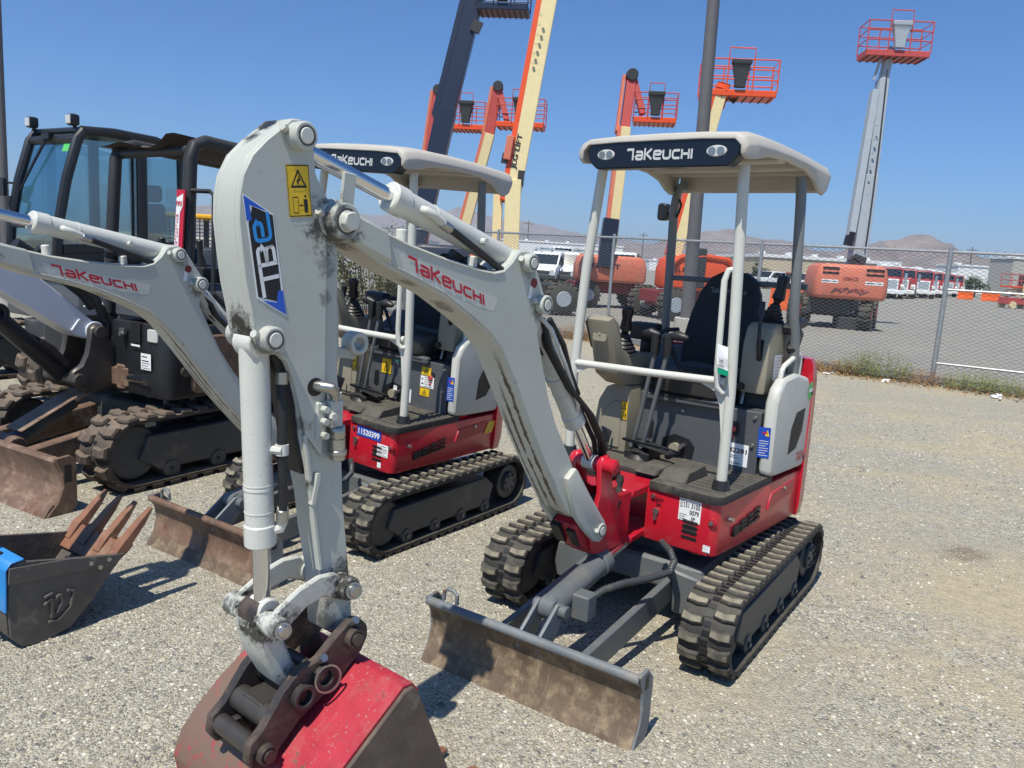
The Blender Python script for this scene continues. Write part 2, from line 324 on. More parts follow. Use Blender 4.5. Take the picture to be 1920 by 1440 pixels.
GLY = {  # square letters with rounded corners, box 1 x 1, lines at stroke centres
 'T': (.95, [[(0, .84), (.12, .915), (.76, .915), (.76, 0)]]),
 'A': (.95, [arcp([(.08, .70), (.86, .70), (.86, .085), (.085, .085), (.085, .40), (.8, .40)])]),
 'K': (1.0, [[(.085, 0), (.085, 1)], [(.92, .92), (.28, .5), (.95, .06)]]),
 'E': (1.0, [arcp([(.12, .43), (.90, .43), (.90, .72), (.085, .72), (.085, .085), (.93, .085)])]),
 'U': (1.0, [arcp([(.085, .80), (.085, .085), (.90, .085), (.90, .80)], .25)]),
 'C': (.95, [arcp([(.92, .715), (.085, .715), (.085, .085), (.92, .085)], .25)]),
 'H': (1.0, [[(.085, 0), (.085, .8)], [(.90, 0), (.90, .8)], [(.085, .42), (.90, .42)]]),
 'I': (.2, [[(.085, 0), (.085, .8)]])}
def put_brand(mb, word, o, eu, ev):
    tot = sum(GLY[c_][0]+.14 for c_ in word)-.14; o, eu, ev = Vector(o), Vector(eu), Vector(ev); x = 0
    for c_ in word:
        wd, ps = GLY[c_]
        for p in ps: stroke(mb, p, W_, o+eu*(x/tot), eu/tot, ev)
        x += wd+.14
def quad(mb, o, eu, ev):
    o, eu, ev = Vector(o), Vector(eu), Vector(ev); mb.add([o, o+eu, o+eu+ev, o+ev], [(0, 1, 2, 3)])
# ------------------------------------------------------------------ ground
import numpy as np
def ground_mat(name, cA, cB, cS, mixa, mixb, bump=.6, stain=None):
    M = bpy.data.materials.new(name); M.use_nodes = True; n = M.node_tree.nodes; l = M.node_tree.links; b = n['Principled BSDF']
    b.inputs['Roughness'].default_value = .9; b.inputs['Specular IOR Level'].default_value = .25
    tc = n.new('ShaderNodeTexCoord')
    def noi(sc, det, ro=.6):
        t = n.new('ShaderNodeTexNoise'); t.inputs['Scale'].default_value = sc; t.inputs['Detail'].default_value = det; t.inputs['Roughness'].default_value = ro
        l.new(tc.outputs['Object'], t.inputs[0]); return t.outputs[0]
    def rmp(x, a, c_, o0=0, o1=1):
        r = n.new('ShaderNodeMapRange'); r.inputs[1].default_value = a; r.inputs[2].default_value = c_; r.inputs[3].default_value = o0; r.inputs[4].default_value = o1; l.new(x, r.inputs[0]); return r.outputs[0]
    def mx(f, A, B, mode='MIX'):
        x = n.new('ShaderNodeMix'); x.data_type = 'RGBA'; x.blend_type = mode
        if isinstance(f, float): x.inputs[0].default_value = f
        else: l.new(f, x.inputs[0])
        for s, v in ((6, A), (7, B)):
            if isinstance(v, tuple): x.inputs[s].default_value = (*v, 1)
            else: l.new(v, x.inputs[s])
        return x.outputs[2]
    def vor(sc):
        v = n.new('ShaderNodeTexVoronoi'); v.inputs['Scale'].default_value = sc; l.new(tc.outputs['Object'], v.inputs[0]); return v
    v1 = vor(105); v2 = vor(230)
    sx = n.new('ShaderNodeSeparateColor'); l.new(v1.outputs['Color'], sx.inputs[0])
    s2 = n.new('ShaderNodeSeparateColor'); l.new(v2.outputs['Color'], s2.inputs[0])
    base = mx(rmp(noi(.42, 8, .66), mixa, mixb), cA, cB)
    # wheel tracks pressed into the dirt, running along the lane
    mp = n.new('ShaderNodeMapping'); mp.inputs['Rotation'].default_value = (0, 0, R(34)); mp.inputs['Scale'].default_value = (.12, 1.1, 1); l.new(tc.outputs['Object'], mp.inputs[0])
    tk = n.new('ShaderNodeTexNoise'); tk.inputs['Scale'].default_value = 1.2; tk.inputs['Detail'].default_value = 5; l.new(mp.outputs[0], tk.inputs[0])
    base = mx(rmp(tk.outputs[0], .50, .62, 0, .85), base, cA)
    sep = n.new('ShaderNodeSeparateXYZ'); l.new(tc.outputs['Object'], sep.inputs[0])
    side = n.new('ShaderNodeMath'); side.operation = 'MULTIPLY_ADD'; l.new(noi(.6, 6, .65), side.inputs[0]); side.inputs[1].default_value = -5.0; l.new(sep.outputs[0], side.inputs[2])
    loose = rmp(side.outputs[0], -.4, -2.6, 0, .7)            # loose grey stone lies thicker where the machines are parked
    base = mx(loose, base, tuple(x*1.0 for x in cB))
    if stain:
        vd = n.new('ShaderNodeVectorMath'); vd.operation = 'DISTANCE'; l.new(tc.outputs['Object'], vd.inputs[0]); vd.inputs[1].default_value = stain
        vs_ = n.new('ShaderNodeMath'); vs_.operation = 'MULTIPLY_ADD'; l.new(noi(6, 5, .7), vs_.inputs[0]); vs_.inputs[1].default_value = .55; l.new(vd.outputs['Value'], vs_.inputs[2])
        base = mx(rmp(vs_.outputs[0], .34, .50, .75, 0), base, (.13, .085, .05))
    stone = mx(rmp(sx.outputs[0], 0, 1), tuple(x*.36 for x in cS), tuple(min(1, x*1.5) for x in cS))
    stone2 = mx(rmp(s2.outputs[1], 0, 1), tuple(x*.6 for x in cS), tuple(min(1, x*1.35) for x in cA))
    dens0 = n.new('ShaderNodeMath'); dens0.operation = 'MAXIMUM'; l.new(rmp(noi(.8, 7, .72), .42, .60), dens0.inputs[0]); l.new(loose, dens0.inputs[1]); dens = dens0.outputs[0]
    ma = n.new('ShaderNodeMath'); ma.operation = 'MULTIPLY'; l.new(dens, ma.inputs[0]); l.new(rmp(sx.outputs[1], .25, .45), ma.inputs[1])
    c = mx(rmp(s2.outputs[0], .3, .7, .1, .55), base, stone2); c = mx(ma.outputs[0], c, stone)
    c = mx(1.0, c, mx(rmp(noi(14, 6, .7), .3, .7), (.80, .80, .80), (1.16, 1.15, 1.13)), 'MULTIPLY')
    l.new(c, b.inputs['Base Color'])
    h = n.new('ShaderNodeMath'); h.operation = 'ADD'; l.new(rmp(v1.outputs['Distance'], 0, .8, 1, 0), h.inputs[0]); l.new(rmp(v2.outputs['Distance'], 0, .8, .5, 0), h.inputs[1])
    h2 = n.new('ShaderNodeMath'); h2.operation = 'ADD'; l.new(h.outputs[0], h2.inputs[0]); l.new(rmp(noi(7, 6, .7), 0, 1, 0, 2.5), h2.inputs[1])
    bp = n.new('ShaderNodeBump'); bp.inputs['Strength'].default_value = bump; bp.inputs['Distance'].default_value = .012
    l.new(h2.outputs[0], bp.inputs['Height']); l.new(bp.outputs[0], b.inputs['Normal']); MT[name] = M
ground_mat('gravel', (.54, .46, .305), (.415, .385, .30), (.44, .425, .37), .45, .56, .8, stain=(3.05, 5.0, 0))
ground_mat('yard_gravel', (.31, .29, .24), (.235, .232, .22), (.27, .27, .26), .50, .62, .4)
# near part finely divided and slightly uneven, far part one sheet
mb = MB(); NX = 90; xs = [-9+18*i/NX for i in range(NX+1)]; ys = [.3+13*i/NX for i in range(NX+1)]
def gz(x, y):
    e = min(1, max(0, min(x+9, 9-x, y-.3, 13.3-y)))
    return e*.010*(mnoise.noise(Vector((x*.9, y*.9, 0)))+.6*mnoise.noise(Vector((x*2.7, y*2.7, 4))))
V = [(x, y, gz(x, y)) for y in ys for x in xs]
mb.add(V, [(j*(NX+1)+i, j*(NX+1)+i+1, (j+1)*(NX+1)+i+1, (j+1)*(NX+1)+i) for j in range(NX) for i in range(NX)])
B_ = 9000
mb.add([(-9, .3, 0), (9, .3, 0), (9, 13.3, 0), (-9, 13.3, 0), (-B_, -B_, 0), (B_, -B_, 0), (B_, B_, 0), (-B_, B_, 0)],
       [(4, 5, 1, 0), (5, 6, 2, 1), (6, 7, 3, 2), (7, 4, 0, 3)])
struct(mb.build('ground', 'gravel', recalc=False, smooth=0))
FA = Vector((1.37, 17.69, 0)); FD = Vector((7.01, -4.87, 0)).normalized(); FN = Vector((-FD.y, FD.x, 0))
def fp(t, z=0.0, off=0.0): return FA+FD*t+FN*off+Vector((0, 0, z))
mb = MB(); a, b_ = fp(-400, .006, .25), fp(400, .006, .25)
mb.add([a, b_, b_+FN*900, a+FN*900], [(0, 1, 2, 3)]); struct(mb.build('yard', 'yard_gravel', recalc=False, smooth=0))

# loose stones lying on the gravel: far too many to count, one mesh
M = bpy.data.materials.new('stone'); M.use_nodes = True; n = M.node_tree.nodes; l = M.node_tree.links; bs = n['Principled BSDF']; bs.inputs['Roughness'].default_value = .85
g = n.new('ShaderNodeNewGeometry'); cr = n.new('ShaderNodeValToRGB'); e = cr.color_ramp.elements
e[0].color = (.08, .08, .085, 1); e[1].color = (.66, .63, .55, 1); q = e.new(.25); q.color = (.28, .265, .225, 1); q = e.new(.6); q.color = (.42, .375, .28, 1); q = e.new(.85); q.color = (.50, .46, .37, 1)
l.new(g.outputs['Random Per Island'], cr.inputs[0]); l.new(cr.outputs[0], bs.inputs['Base Color']); MT['stone'] = M
rng = np.random.default_rng(3)
N = 90000
yy = 1.7+9.5*rng.random(N)**1.7; xx = (rng.random(N)*2-1)*(yy*.72+.15)+.02
den = np.array([mnoise.noise(Vector((x*1.1, y*1.1, 9)))+.5*mnoise.noise(Vector((x*3.1, y*3.1, 2))) for x, y in zip(xx, yy)])
k = den+rng.random(N)*.9 > .28; xx, yy = xx[k], yy[k]; N = len(xx)
sz = .0024+.0062*rng.random(N)**3+.0010*yy/3; big = rng.random(N) > .995; sz[big] *= 2.4
octv = np.array([(1, 0, 0), (.3, .95, 0), (-.8, .6, 0), (-.9, -.5, 0), (.2, -1, 0), (.2, .1, .75), (-.1, .1, -.6)], float)
octf = [(0, 1, 5), (1, 2, 5), (2, 3, 5), (3, 4, 5), (4, 0, 5)]
th = rng.random(N)*6.283; c_, s_ = np.cos(th), np.sin(th)
P = octv[None]*(.7+.6*rng.random((N, 7, 3)))*sz[:, None, None]
X = P[..., 0]*c_[:, None]-P[..., 1]*s_[:, None]; Y_ = P[..., 0]*s_[:, None]+P[..., 1]*c_[:, None]
zz = np.array([gz(x, y) for x, y in zip(xx, yy)])
V = np.stack([X+xx[:, None], Y_+yy[:, None], P[..., 2]+zz[:, None]+sz[:, None]*.1], -1).reshape(-1, 3)
F = (np.arange(N)[:, None, None]*7+np.array(octf)[None]).reshape(-1, 3)
me = bpy.data.meshes.new('loose_stones'); me.vertices.add(len(V)); me.vertices.foreach_set('co', V.ravel())
me.loops.add(F.size); me.loops.foreach_set('vertex_index', F.ravel().astype(np.int32)); me.polygons.add(len(F)); me.polygons.foreach_set('loop_start', np.arange(0, F.size, 3, dtype=np.int32))
me.update(calc_edges=True); me.materials.append(MT['stone']); struct(obj('loose_stones', me), 'stuff')

# ------------------------------------------------------------------ hills
mat_h = mat('hill_rock', (.185, .15, .135), .95, var=.25, vscale=.012, dirt=(.30, .24, .19), dirt_amt=.3, dscale=.02); MT['hill_rock'] = mat_h
def hill(px, pk, D, half, sk=0.0, seed=1, rough=.22, depth=.8):
    top = at(px, pk, D); c0 = Vector((top.x, top.y, 0)); H = top.z; W = half/F_PX*D
    dr = c0.normalized(); sr = Vector((dr.y, -dr.x, 0)); mb = MB(); n_ = 70; k_ = 40; V = []
    for j in range(k_+1):
        v = -1+2*j/k_
        for i in range(n_+1):
            u = -1+2*i/n_; r_ = math.hypot(u-sk*(1-abs(u)), v)
            h = max(0, 1-r_)**.85*1.02; p = c0+sr*u*W+dr*v*W*depth
            q = Vector((p.x/W*2.2, p.y/W*2.2, seed)); f = mnoise.fractal(q, 1.0, 2.1, 6); rd = abs(mnoise.noise(q*2.3))
            V.append((p.x, p.y, max(-30, H*(h+(f*rough-rd*.16)*min(1, h*4)))-2))
    mb.add(V, [(j*(n_+1)+i, j*(n_+1)+i+1, (j+1)*(n_+1)+i+1, (j+1)*(n_+1)+i) for j in range(k_) for i in range(n_)])
    struct(mb.build('hill', 'hill_rock', recalc=False, smooth=60))
hill(1715, 432, 1700, 250, .1, 1); hill(1610, 478, 1650, 190, 0, 2); hill(1385, 428, 2200, 330, -.05, 3); hill(1290, 455, 2200, 230, 0, 4); hill(1490, 472, 2100, 150, 0, 11)
hill(400, 385, 3000, 260, 0, 5); hill(290, 408, 2900, 180, 0, 6); hill(860, 382, 4700, 420, 0, 7, .15); hill(640, 389, 4700, 400, 0, 8, .15); hill(1120, 440, 4700, 380, 0, 9, .15); hill(1905, 520, 4600, 300, 0, 10)

# ------------------------------------------------------------------ chain-link fence
fence = thing('chain_link_fence', 'galvanized chain-link fence with top rail behind the parked excavators', 'fence', (0, 0, 0))
HF = 2.30; T0, T1 = -13.0, 13.5
mb = MB()
import itertools
pit = .064; nz = int(HF/pit)*2
for i in range(int((T1-T0)/pit)):
    t = T0+i*pit; pts = []
    for j in range(nz+1):
        z = .03+j*pit/2; sgn = 1 if (j+i) % 2 else -1
        pts.append(fp(t+sgn*pit/2*.98, z+.02, .004*sgn*(1 if j % 2 else -1)+.004*math.sin(t*3)))
    r_ = .0056; V = []
    for p in pts: V += [p+FD*r_+FN*-r_*.6, p-FD*r_+FN*-r_*.6, p+FN*r_]
    F = [(3*j+a_, 3*j+(a_+1) % 3, 3*j+3+(a_+1) % 3, 3*j+3+a_) for j in range(nz) for a_ in range(3)]
    mb.add(V, F)
    # twisted barbs along the top edge
    e_ = pts[-1]; mb.add([e_+FD*.004, e_-FD*.004, e_+FD*(.012 if i % 2 else -.012)+Z*.035], [(0, 1, 2)])
struct(mb.build('wire_mesh', 'wire', fence, recalc=False, smooth=0), 'stuff')
for t, z0, z1, r_ in ((None, 0, 0, .021),):
    MB().tube([fp(T0, HF-.03, -.03), fp(T1, HF-.03, -.03)], .024, 10).build('top_rail', 'galv', fence)
posts = [-11.6, -8.5, -5.4, -2.3, .78, 3.98, 7.18, 10.3, 13.3]
for t in posts:
    pm = MB().cyl(fp(t, 0, -.03), fp(t, HF+.03, -.03), .042 if abs(t-7.18) < .1 else .034, n=12); pm.ball(fp(t, HF+.03, -.03), .034, 8, (1, 1, .5))
    p_ = pm.build('post', 'galv', fence)
    if abs(t-7.18) < .1:
        for z in (1.66, .42): MB().cyl(fp(t, z-.03, -.03), fp(t, z+.03, -.03), .046, n=12).build('clamp', 'galv', p_)
for z in (1.64, .38): MB().tube([fp(7.2, z, -.04), fp(13.3, z+.02, -.04)], .02, 8).build('brace_rail', 'galv', fence)

# dry litter, weeds and scraps along the fence foot
mb = MB(); rnd = random.Random(5)
for i in range(5200):
    t = rnd.uniform(-8, 11); o_ = rnd.gauss(-.25, .28)
    p = fp(t, .008+rnd.random()*.03, o_); s = rnd.uniform(.012, .04); a = rnd.random()*6.28; tl = rnd.uniform(-.6, .6)
    u = Vector((math.cos(a), math.sin(a), tl))*s; v = Vector((-math.sin(a), math.cos(a), rnd.uniform(-.4, .4)))*s*.6
    mb.add([p-u, p+v, p+u, p-v], [(0, 1, 2, 3)])
struct(mb.build('dry_leaves', 'leaf_dry', recalc=False, smooth=0), 'stuff')
def weed_clump(t, o_, n_, hh, sp, label, m_='weed', grp='weeds along the fence'):
    mb = MB(); base = fp(t, 0, o_)
    for i in range(n_):
        a = rnd.random()*6.28; r0 = rnd.random()**.6*sp; p = base+FD*math.cos(a)*r0*1.5+FN*math.sin(a)*r0*.6
        ln = Vector((rnd.gauss(0, .22), rnd.gauss(0, .22), 1)).normalized(); h_ = hh*rnd.uniform(.35, 1)*(1-.4*r0/sp)
        sd_ = ln.orthogonal().normalized()*.0028
        q = p+ln*h_; mb.add([p-sd_, p+sd_, q], [(0, 1, 2)])
        for k_ in range(rnd.randint(5, 10)):
            c_ = p+ln*h_*rnd.uniform(.25, 1); d_ = Vector((rnd.gauss(0, 1), rnd.gauss(0, 1), rnd.gauss(.4, .6))).normalized()*rnd.uniform(.015, .04); s_ = d_.orthogonal().normalized()*.006
            mb.add([c_, c_+d_*.5+s_, c_+d_, c_+d_*.5-s_], [(0, 1, 2, 3)])
    o = mb.build('weed_clump', m_, recalc=False, smooth=0); return tag(o, label, 'weeds', grp)
weed_clump(6.25, -.1, 480, .70, .45, 'dense pale green weed clump left of the heavy fence post')
weed_clump(5.0, .05, 90, .30, .35, 'low thin weed clump at the fence foot farthest left of the post')
weed_clump(8.0, -.25, 420, .50, .42, 'wide yellow green weed clump just right of the heavy fence post')
weed_clump(9.4, .0, 90, .55, .4, 'sparse tall weeds at the fence near the right edge')
for k_, (t_, n_w, h_w, lb_) in enumerate([(4.35, 120, .28, 'thin dry weed tuft nearest the excavator tail'), (5.6, 160, .36, 'dry tan weed tuft left of the dense green clump'), (7.05, 140, .42, 'dry tan weed tuft at the foot of the heavy fence post'), (8.9, 150, .40, 'dry tan weed tuft right of the wide yellow green clump'), (-4.0, 160, .5, 'dry weed tuft at the fence behind the second canopy')]): weed_clump(t_, -.12, n_w, h_w, .32, lb_, 'leaf_dry')
weed_clump(.2, -.1, 260, .5, .45, 'dry weeds at the fence seen between boom and canopy post', 'leaf_dry')
for i, (t, o_, s, lb) in enumerate([(5.55, -.55, .055, 'small crumpled white paper scrap on the dry leaves by the fence'), (6.55, -.55, .075, 'flat white paper scrap below the dense weed clump'), (8.2, -.75, .10, 'crumpled white plastic bag right of the heavy fence post'), (5.6, -.3, .035, 'tiny white scrap nearest the excavator tail')]):
    mb = MB(); p = fp(t, s*.3, o_); mb.ball(p, s, 10, (1, .7, .35)); mb.v = [tuple(Vector(v)+Vector((rnd.gauss(0, 1), rnd.gauss(0, 1), rnd.gauss(0, .7)))*s*.16) for v in mb.v]
    tag(mb.build('litter_scrap', 'litter', smooth=0), lb, 'litter', 'litter by the fence')

# ------------------------------------------------------------------ light poles
def pole(name, base, top, r0, r1, lb, foot=True):
    t = thing('light_pole', lb, 'light pole', base, 0, 'yard light poles'); h = Vector(top)-Vector(base)
    MB().tube([(0, 0, 0), h*.5, h], [r0, (r0+r1)/2, r1], 16).build('shaft', 'pole_grey', t)
    if foot: MB().cyl((0, 0, 0), (0, 0, .55), .30, n=20).build('footing', 'concrete', t, bevel=.02)
    a_ = Vector((0, 1, 0)); MB().bar(h-Vector((.9, 0, .1)), h+Vector((.9, 0, -.1)), .08, .08).build('cross_arm', 'pole_grey', t)
    for s in (-1, 1): MB().box(h.x+s*.9-.3, h.x+s*.9+.3, h.y-.16, h.y+.16, h.z-.16, h.z-.02).build('lamp_head', 'pole_grey', t, bevel=.02)
    return t
b0 = at(1284, 640, 18.9); pole('p', (b0.x, b0.y, 0), (b0.x-.12, b0.y, 9.2), .165, .135, 'dark grey steel light pole rising behind the front excavator canopy')
b0 = at(8, 380, 16); pole('p', (b0.x, b0.y, 0), (b0.x+.0, b0.y, 8), .09, .08, 'thin grey light pole at the left edge beside the black cab')

# ------------------------------------------------------------------ haze: air over the whole lot out to the hills
M = bpy.data.materials.new('haze_air'); M.use_nodes = True; n = M.node_tree.nodes; n.remove(n['Principled BSDF']); pv = n.new('ShaderNodeVolumePrincipled')
pv.inputs['Color'].default_value = (.80, .88, 1, 1); pv.inputs['Density'].default_value = .00015; pv.inputs['Anisotropy'].default_value = .0
M.node_tree.links.new(pv.outputs[0], n['Material Output'].inputs['Volume']); MT['haze_air'] = M
struct(MB().box(-7900, 7900, -300, 6900, -60, 345).build('haze', 'haze_air', smooth=0), 'stuff')
# ------------------------------------------------------------------ rubber tracks
def stadium(s, xc, zc, r):            # position, tangent and outward normal along the loop, front end first
    L = 2*xc; C = math.pi*r; T = 2*L+2*C; s %= T
    if s < L: return (-xc+s, zc+r), (1, 0), (0, 1)
    s -= L
    if s < C: a = math.pi/2-s/r; return (xc+r*math.cos(a), zc+r*math.sin(a)), (math.sin(a), -math.cos(a)), (math.cos(a), math.sin(a))
    s -= C
    if s < L: return (xc-s, zc-r), (-1, 0), (0, -1)
    s -= L; a = -math.pi/2-s/r; return (-xc+r*math.cos(a), zc+r*math.sin(a)), (math.sin(a), -math.cos(a)), (math.cos(a), math.sin(a))
_lug = {}
def track(root, yc, hw, xc, R_, lh, npitch, rub, M=None, frame='frame_dark', detail=True):
    zc = R_; r = R_-lh; T = 4*xc+2*math.pi*r; th = .024; mb = MB(); K = 96
    sect = [(-hw, -.004), (-hw+.012, 0), (hw-.012, 0), (hw, -.004), (hw, -th), (-hw, -th)]
    rings = []
    for i in range(K):
        (x, z), t_, n_ = stadium(T*i/K, xc, zc, r); rings.append([(x+n_[0]*b, yc+a, z+n_[1]*b) for a, b in sect])
    n = len(sect); mb.add([p for q in rings for p in q], [(i*n+j, i*n+(j+1) % n, ((i+1) % K)*n+(j+1) % n, ((i+1) % K)*n+j) for i in range(K) for j in range(n)])
    belt = mb.build('track', rub, root, M)
    pit = T/npitch
    for side in (1, -1):
        key = (side, round(hw, 3), round(pit, 3), rub)
        if key not in _lug:
            w0, w1 = .018*hw/.115, hw+.001; a = pit*.30
            base = [(-a*.75, w0), (a*.9, w0), (a*1.25, w0+.45*(w1-w0)), (a*.95, w1), (-a*1.15, w1), (-a*.55, w0+.5*(w1-w0))]
            cx = sum(p[0] for p in base)/6; cy = sum(p[1] for p in base)/6
            top = [(cx+(p[0]-cx)*.72, cy+(p[1]-cy)*.90) for p in base]; lm = MB()
            lm.loft([[(p[0], side*p[1], -.006) for p in base], [(p[0], side*p[1], lh*.35) for p in base], [(p[0], side*p[1], lh) for p in top]])
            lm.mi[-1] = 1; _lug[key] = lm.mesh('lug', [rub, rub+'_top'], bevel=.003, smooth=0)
        for i in range(npitch):
            (x, z), t_, n_ = stadium(pit*(i+(.5 if side < 0 else 0)), xc, zc, r)
            o = obj('lug', _lug[key], belt); o.matrix_local = Matrix(((t_[0], 0, n_[0], x), (0, 1, 0, yc), (t_[1], 0, n_[1], z), (0, 0, 0, 1)))
    sl = MB()
    for i in range(npitch*2):
        (x, z), t_, n_ = stadium(pit*.5*(i+.25), xc, zc, r); p = Vector((x, yc, z)); nn = Vector((n_[0], 0, n_[1])); tt = Vector((t_[0], 0, t_[1]))
        sl.bar(p-nn*.003-tt*.011, p-nn*.003+tt*.011, .030, .012, up=nn)
    struct(sl.build('drive_slots', 'ink_black', belt), 'stuff')
    # track frame with rollers, idler and sprocket inside the loop
    fy = hw*.72; xi = xc*.93; b0 = .075*R_/.19
    fr = MB().py([(-xc*.62, b0*1.1), (xc*.80, b0*1.1), (xc*.97, zc*.80), (xc*.9, zc*1.40), (-xc*.55, zc*1.48), (-xc*.70, zc*1.1)], yc-fy, yc+fy).build('track_frame', frame, root, M, bevel=.008)
    MB().cyl((xc, yc-hw*.55, zc), (xc, yc+hw*.55, zc), r*.80, n=28).build('idler_wheel', 'frame_dark', root, M, bevel=.012)
    sp = MB().cyl((-xc, yc-hw*.6, zc), (-xc, yc+hw*.6, zc), r*.70, n=28); sp.cyl((-xc, yc-hw*.8, zc), (-xc, yc+hw*.8, zc), r*.42, n=24)
    sp = sp.build('drive_sprocket', frame, root, M, bevel=.006)
    for s_ in (1, -1):
        bl = MB()
        for k in range(6):
            a = k*math.pi/3; bl.cyl((-xc+r*.30*math.cos(a), yc+s_*hw*.80, zc+r*.30*math.sin(a)), (-xc+r*.30*math.cos(a), yc+s_*(hw*.80+.010), zc+r*.30*math.sin(a)), .009, n=6)
        bl.build('bolt_ring', frame, sp)
    for k in range(4):
        x = -xc*.55+k*xc*.42; rr = MB().cyl((x, yc-hw*.78, b0), (x, yc+hw*.78, b0), .048*R_/.19, n=18); rr.cyl((x, yc-hw*.9, b0), (x, yc+hw*.9, b0), .014, n=10); rr.build('roller', frame, root, M, bevel=.006)
    return belt

# ------------------------------------------------------------------ bucket made of shell, side plates, lip and teeth
def bucket(root, M, shell, side, lip, tdir, hw, nteeth, m_out, m_side, m_tooth, th=.014, tl=.12, tside=None):
    b = MB().sheet(shell, -hw, hw, th).build('bucket', m_out, root, M, bevel=.002)
    for s_ in (1, -1):
        MB().py(side, s_*hw, s_*(hw+.014)).build('side_plate', m_side if s_ > 0 else m_out, b, bevel=.003)
    d = Vector((tdir[0], 0, tdir[1])).normalized(); nn = Vector((-d.z, 0, d.x))
    L = Vector((lip[0], 0, lip[1]))
    MB().bar(L-d*.07-Vector((0, hw+.012, 0)), L-d*.07+Vector((0, hw+.012, 0)), .13, .022, up=nn).build('cutting_edge', m_tooth, b, bevel=.004)
    for k in range(nteeth):
        y = -hw+.012+(2*hw-.024)*k/(nteeth-1); o = L+Vector((0, y, 0))
        t = MB(); t.loft([[o+d*q+Vector((0, a, 0))+nn*c_ for a, c_ in ((-w_, -h_), (w_, -h_), (w_, h_), (-w_, h_))] for q, w_, h_ in ((-.09, .026, .016), (-.02, .030, .026), (.01, .030, .026), (.012, .025, .021), (tl*.6, .021, .016), (tl, .014, .005))])
        t.build('tooth', m_tooth, b, bevel=.004)
    return b

# ------------------------------------------------------------------ mini excavator with canopy
BOOM = [(2.318, 1.872), (2.252, 1.838), (2.12, 1.795), (2.034, 1.768), (1.878, 1.732), (1.703, 1.700), (1.627, 1.692), (1.575, 1.700), (1.535, 1.728), (1.505, 1.762), (1.487, 1.772), (1.45, 1.772),
        (1.425, 1.762), (1.40, 1.74), (1.36, 1.67), (1.318, 1.60), (1.315, 1.555), (1.345, 1.517), (1.352, 1.465), (1.301, 1.331), (1.257, 1.218), (1.185, 1.087), (1.081, .947), (.989, .813), (.935, .755), (.96, .70),
        (1.02, .665), (1.073, .70), (1.15, .80), (1.258, .947), (1.344, 1.074), (1.446, 1.237), (1.515, 1.34), (1.56, 1.404), (1.627, 1.468), (1.735, 1.532), (1.87, 1.604),
        (1.991, 1.649), (2.115, 1.69), (2.264, 1.762), (2.31, 1.755), (2.36, 1.775), (2.378, 1.815), (2.362, 1.855)]
ARM = [(2.466, 2.062), (2.488, 2.042), (2.538, 2.0), (2.579, 1.958), (2.605, 1.906), (2.615, 1.854), (2.616, 1.794), (2.606, 1.711), (2.595, 1.637), (2.579, 1.569), (2.571, 1.519), (2.556, 1.47), (2.525, 1.452),
       (2.492, 1.452), (2.466, 1.430), (2.446, 1.383), (2.423, 1.307), (2.413, 1.219), (2.388, 1.113), (2.367, 1.031), (2.351, .919), (2.322, .78), (2.307, .597), (2.225, .555), (2.20, .60), (2.213, .719),
       (2.251, 1.007), (2.264, 1.226), (2.283, 1.386), (2.289, 1.54), (2.290, 1.70), (2.30, 1.80), (2.323, 1.853), (2.36, 1.888), (2.386, 1.931), (2.395, 1.995), (2.405, 2.045), (2.436, 2.064)]
FOOT = Vector((.834, 0, .572))

def sticker(root, M, name, o, eu, ev, m_, nrm, ink=None):
    mb = MB(); quad(mb, o, eu, ev); s_ = mb.build(name, m_, root, M, recalc=False, smooth=0)
    for (im, fn) in (ink or []):
        t = MB(); fn(t, Vector(o)+Vector(nrm)*.0012, Vector(eu), Vector(ev)); t.build('lettering', im, s_, recalc=False, smooth=0)
    return s_
def warn(t, o, eu, ev):      # warning triangle above, pictogram lines below
    P = lambda a, b: o+eu*a+ev*b
    if ev.length > eu.length*1.3: ty, tw, th_ = .58, .62, .30
    else: ty, tw, th_ = .2, .40, .6
    stroke(t, [(.5-tw/2, ty), (.5+tw/2, ty), (.5, ty+th_)], .045, o, eu, ev, True)
    stroke(t, [(.5, ty+.04), (.45, ty+th_*.35), (.55, ty+th_*.45), (.5, ty+th_*.65)], .05, o, eu, ev)
    if ev.length > eu.length*1.3:
        stroke(t, [(.2, .08), (.42, .08), (.42, .38), (.2, .38)], .02, o, eu, ev, True)
        t.add([P(.68, .08), P(.82, .08), P(.84, .34), P(.66, .34)], [(0, 1, 2, 3)]); t.add([P(.71, .37), P(.79, .37), P(.79, .42), P(.71, .42)], [(0, 1, 2, 3)])
        stroke(t, [(.47, .22), (.63, .22)], .03, o, eu, ev)
    stroke(t, [(.03, .02), (.97, .02), (.97, .98), (.03, .98)], .02, o, eu, ev, True)
def lines(n_, x0=.08, x1=.92, y0=.1, y1=.9, wd=.03):
    def f(t, o, eu, ev):
        for i in range(n_):
            y = y0+(y1-y0)*i/max(1, n_-1); stroke(t, [(x0, y), (x1-(.25 if i % 3 == 1 else 0)*(x1-x0), y)], wd, o, eu, ev)
    return f
def txt(s_, x0, x1, y0, y1, bold=.012): return lambda t, o, eu, ev: put_text(t, s_, o+eu*x0+ev*y0, eu*(x1-x0), ev*(y1-y0), bold)

